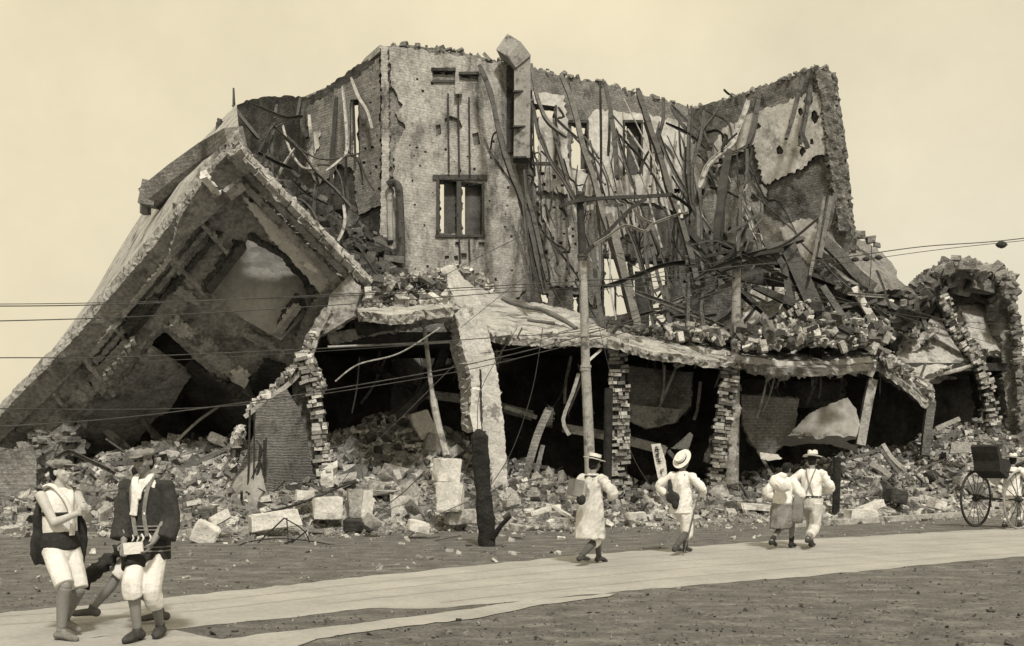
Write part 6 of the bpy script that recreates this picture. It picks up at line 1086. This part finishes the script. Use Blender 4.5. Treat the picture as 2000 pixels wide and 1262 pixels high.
# third walker behind B
r_ = person('bareheaded walker almost hidden behind the man in the dark patterned coat, striding left', 282, 1190, 10.5, R(-75), z=-.0); s = Pn()
skel(s, 1.52, .76, [(-.06, -.52, .09), (.06, .16, .10)], lean=(0, -.02), hands=[(-.16, -.22, .74), (.18, -.05, .72)], elb=[(-.5, .9, 0), (.5, .9, 0)])
body(s, r_, skin, .011, hd=[((.8, 0, 0), .6), ((-.8, 0, 0), .6)], toe=(.02, 0)); hair(s, r_); top(s, r_, cld, 'jacket', hem=-.1, hr=(.18, .14), sleeve=1.7, vox=.014); trousers(s, r_, clw, frac=(1.0, 1.3), r0=.10, r1=.10, vox=.012); shoes(s, r_, toe=(.02, 0), m_=sock)
m = MB(); limb(m, [V((.16, 0, .16)), V((.04, .02, .04)), V((-.08, 0, -.06)), V((-.16, .02, -.20))], [.05, .085, .08, .035], flat=.6); o = remesh('bag', m, .014, cld, None, folds=.03); o.location = P(200, 1105, 10.4) ; o['label'] = 'dark cloth bundle swinging between the two capped men'; o['category'] = 'bundle'
# walker D in a long pale coat
r_ = person('walker in a straw boater and long pale coat, passing below the grey utility pole', 1152, 1106, 16.1, R(138)); s = Pn()
skel(s, 1.64, .785, [(-.07, .30, .15), (.08, -.32, .09)], lean=(.0, -.06), hands=[(-.16, -.20, .98), (.14, -.12, .95)], elb=[(-.9, .3, -.1), (.9, .5, -.3)])
body(s, r_, skin, .012, hpitch=R(0), hd=[((.8, -.2, .3), .7), ((-.8, -.2, .3), .7)], toe=(-.03, 0)); hair(s, r_); boater(s, r_, (R(10), R(-8)))
top(s, r_, clg, 'coat', hem=-.40, hr=(.24, .20), sleeve=1.35, sr=(.075, .075, .065), folds=.016, vox=.012)
m = MB(); loft(m, [(s.ch + V((0, .012, z)), a, b, 0) for z, a, b in ((.01, .125, .09), (.03, .11, .085))]); put('collar', m, cld, r_, smooth=True)
trousers(s, r_, clw, frac=(1.2, 1.2), r0=.09, r1=.065, nm='breeches'); stocking(s, r_, sock); shoes(s, r_, toe=(0, -.03), m_=shoe)
m = MB(); m.box(P(1124, 953, 15.9), .14, .26, .24, Matrix.Rotation(.35, 3, 'Z') @ Matrix.Rotation(.2, 3, 'Y')); put('parcel', m, clm, label='boxy parcel under the left arm of the walker in the long coat', cat='parcel')
m = MB(); ell(m, P(1135, 976, 15.85), .07, .1, .08, n=9); o = put('bag', m, cld, label='small dark bag under the boxy parcel', cat='bag', smooth=True)
# walker E with a cane
r_ = person('walker with a cane, tilted straw boater, white shirt and knee breeches', 1330, 1084, 17.8, R(140)); s = Pn()
skel(s, 1.66, .79, [(-.08, .30, .14), (.10, -.30, .09)], lean=(.0, -.03), hands=[(-.26, -.22, .94), (.22, .02, .92)], elb=[(-.9, .4, -.3), (.9, .3, -.1)])
body(s, r_, skin, .012, hpitch=R(-14), hd=[((.8, -.2, -.3), .9), ((-.8, -.2, .3), .7)]); hair(s, r_); boater(s, r_, (R(-42), R(4)), c0=(0, .03, .065))
top(s, r_, clw, 'shirt', hem=-.12, hr=(.19, .15), sleeve=1.7, sr=(.07, .065, .05), folds=.013); trousers(s, r_, clw, frac=(1.15, 1.15), r0=.11, r1=.085, nm='breeches'); stocking(s, r_, sock); shoes(s, r_, m_=shoe, hi=.1)
m = MB(); ell(m, s.hip + V((.05, .17, .13)), .12, .06, .10, n=9); ell(m, s.hip + V((.0, .17, .03)), .05, .05, .10, n=9); limb(m, [s.hip + V((.08, .15, .1)), s.ch + V((.20, .02, -.05)), s.ch + V((.19, -.06, -.2))], [.05, .055, .05], flat=.5); remesh('coat', m, .014, cld, r_, folds=.01, label='dark folded coat at the hip and shoulder')
m = MB(); m.tube([P(1364, 968, 17.5), P(1336, 1080, 17.55)], .013, 8); m.tube(smooth_path([P(1364, 968, 17.5), P(1366, 962, 17.5), P(1362, 958, 17.5), P(1358, 962, 17.5)], 4), .013, 8); put('cane', m, timber, label='thin walking cane held by the walker in white', cat='cane')
# woman F carrying a bundle
r_ = person('bareheaded dark-haired woman in a white top and hitched grey skirt, left of the fedora man', 1527, 1074, 18.8, R(145)); s = Pn()
skel(s, 1.52, .72, [(-.07, -.26, .09), (.07, .28, .16)], lean=(.0, -.14), hands=[(-.12, -.24, .86), (.14, -.22, .86)], elb=[(-.9, .5, -.4), (.9, .5, -.4)])
body(s, r_, skin, .012, hpitch=R(12), hd=[((.8, -.2, .3), .7), ((-.8, -.2, .3), .7)], toe=(0, -.04)); hair(s, r_, 1)
top(s, r_, clw, 'kimono_top', hem=-.02, hr=(.18, .14), sleeve=1.5, sr=(.075, .085, .09), folds=.013)
m = MB(); loft(m, [(s.hip + V((0, 0, .06)), .165, .125, 0), (s.hip + V((0, 0, -.1)), .19, .15, 0), (s.hip + V((0, 0, -.28)), .20, .18, 0), (s.hip + V((0.02, .03, -.36)), .17, .17, 0)], fold=.05); remesh('skirt', m, .013, clm, r_, folds=.016)
shoes(s, r_, toe=(0, -.04), m_=cld, hi=.25)
m = MB(); ell(m, V((0, 0, 0)), .20, .12, .13, Matrix.Rotation(.45, 3, 'Y'), n=10); ell(m, V((.03, -.02, .13)), .09, .08, .07, n=8); o = remesh('bundle', m, .014, clw, None, folds=.014); o.location = P(1524, 945, 18.55); o['label'] = 'plump white cloth bundle on the back of the bareheaded woman'; o['category'] = 'bundle'
# man G in a fedora
r_ = person('man in a white shirt, belt and pale trousers with a fedora, walking away', 1584, 1074, 18.9, R(150)); s = Pn()
skel(s, 1.68, .81, [(-.04, .36, .20), (.06, -.24, .09)], lean=(.0, -.05), hands=[(-.14, -.26, .98), (.28, -.05, .88)], elb=[(-.9, .4, -.4), (.9, .5, -.2)])
body(s, r_, skin, .012, hpitch=R(2), hd=[((.8, -.2, .3), .7), ((-.8, -.2, .3), 1.0)], toe=(-.04, 0)); hair(s, r_); boater(s, r_, (R(4), 0), fed=True)
top(s, r_, clw, 'shirt', hem=.06, hr=(.165, .125), sleeve=1.85, sr=(.072, .070, .052), folds=.012); trousers(s, r_, clg, frac=(1.75, 1.8), r0=.115, r1=.075, folds=.010); shoes(s, r_, toe=(-.04, 0), m_=shoe)
m = MB(); loft(m, [(s.hip + V((0, 0, z)), .178, .135, 0) for z in (.07, .10)]); put('belt', m, cld, r_, smooth=True)
m = MB()
for q in (-1, 1): m.sweep(smooth_path([s.hip + V((q * .07, .138, .1)), s.sp[2] + V((0, .138, -.02)), s.ch + V((-q * .06, .118, -.03)), s.ch + V((-q * .08, .03, .06))], 5), prof_B(.02, .006), up=V((0, 1, 0)))
put('braces', m, clm, r_)
m = MB(); loft(m, [(P(1560, 962, 18.7), .05, .04, 0), (P(1558, 985, 18.7), .09, .06, 0), (P(1556, 1010, 18.7), .12, .05, .2), (P(1556, 1022, 18.7), .10, .05, .2)], fold=.1, nf=5); put('folded_coat', m, clm, label='grey coat hanging from the left hand of the man in the fedora', cat='coat', smooth=True)
# ---------------------------------------------------------------- rickshaw
YW = 24.6; hdg = V((.79, .613, 0)); ax = V((.613, -.79, 0)); c1 = P(1906, 970, YW); Rw = .64; c1.z = Rw; c2 = c1 + ax * .98; mid = (c1 + c2) / 2
K = thing('rickshaw', 'hand-pulled rickshaw with two big spoked wheels and a dark seat, at the right edge', 'rickshaw', V((mid.x, mid.y, 0)))
for c, tm in ((c1, blacks), (c2, polem)):
    def circ(r, n=48): return [c + hdg * (r * math.cos(2 * math.pi * i / n)) + V((0, 0, r * math.sin(2 * math.pi * i / n))) for i in range(n + 1)]
    m = MB(); m.tube(circ(Rw - .02), .026, 8, up=ax); wl_ = put('wheel', m, tm, K, smooth=True)
    m = MB(); m.tube(circ(Rw - .05), .014, 6, up=ax); put('rim', m, blacks, wl_)
    for i in range(14):
        m = MB(); a = 2 * math.pi * i / 14; e = c + hdg * ((Rw - .05) * math.cos(a)) + V((0, 0, (Rw - .05) * math.sin(a))); m.tube([c, e], .008, 6); put('spoke', m, blacks, wl_)
    m = MB(); m.tube([c - ax * .09, c - ax * .05, c + ax * .05, c + ax * .09], [.03, .055, .055, .03], 12); put('hub', m, blacks, wl_)
m = MB(); m.tube([c1, c2], .02, 8); put('axle', m, blacks, K)
def rk(a, b, z): return mid + ax * a + hdg * b + V((0, 0, z))
m = MB(); vs = []
prf = [(-.42, .62), (-.45, .85), (-.52, 1.02), (-.56, 1.16), (-.50, 1.20), (-.44, 1.12), (-.34, .90), (-.02, .88), (.08, .62), (.12, .50), (-.1, .46)]
for q in (-.30, .30): vs += [rk(q, b, z) for b, z in prf]
n = len(prf); m.add(vs, [tuple(range(n)), tuple(range(n, 2 * n))[::-1]] + [(i, (i + 1) % n, n + (i + 1) % n, n + i) for i in range(n)]); put('seat_body', m, cld, K)
for q in (-.46, .46):
    m = MB(); m.tube(smooth_path([rk(q * .9, -.4, .62), rk(q * .9, .2, .60), rk(q * .85, .9, .78), rk(q * .7, 1.7, .95), rk(q * .7, 2.2, .92)], 5), .022, 8); put('shaft', m, blacks, K)
m = MB(); m.tube([rk(-.32, 2.2, .92), rk(.32, 2.2, .92)], .02, 8); put('crossbar', m, blacks, K)
r_ = person('rickshaw puller in a pale hat, white jacket and white leggings at the right edge', 1976, 1032, 24.0, R(140)); s = Pn()
skel(s, 1.64, .80, [(-.08, -.28, .10), (.08, .26, .12)], lean=(0, -.05), hands=[(-.26, -.22, .96), (.26, -.22, .96)], elb=[(-.9, .5, 0), (.9, .5, 0)])
body(s, r_, skin, .014, hd=[((0, 0, -1), 1.2), ((0, 0, -1), 1.2)]); hair(s, r_); boater(s, r_, (R(6), 0), fed=True, c0=(0, .01, .06)); top(s, r_, clw, 'jacket', hem=-.08, hr=(.2, .17), sleeve=1.6, sr=(.085, .09, .085), folds=.012); trousers(s, r_, clw, frac=(1.8, 1.8), r0=.10, r1=.05, nm='leggings'); shoes(s, r_, m_=cld)
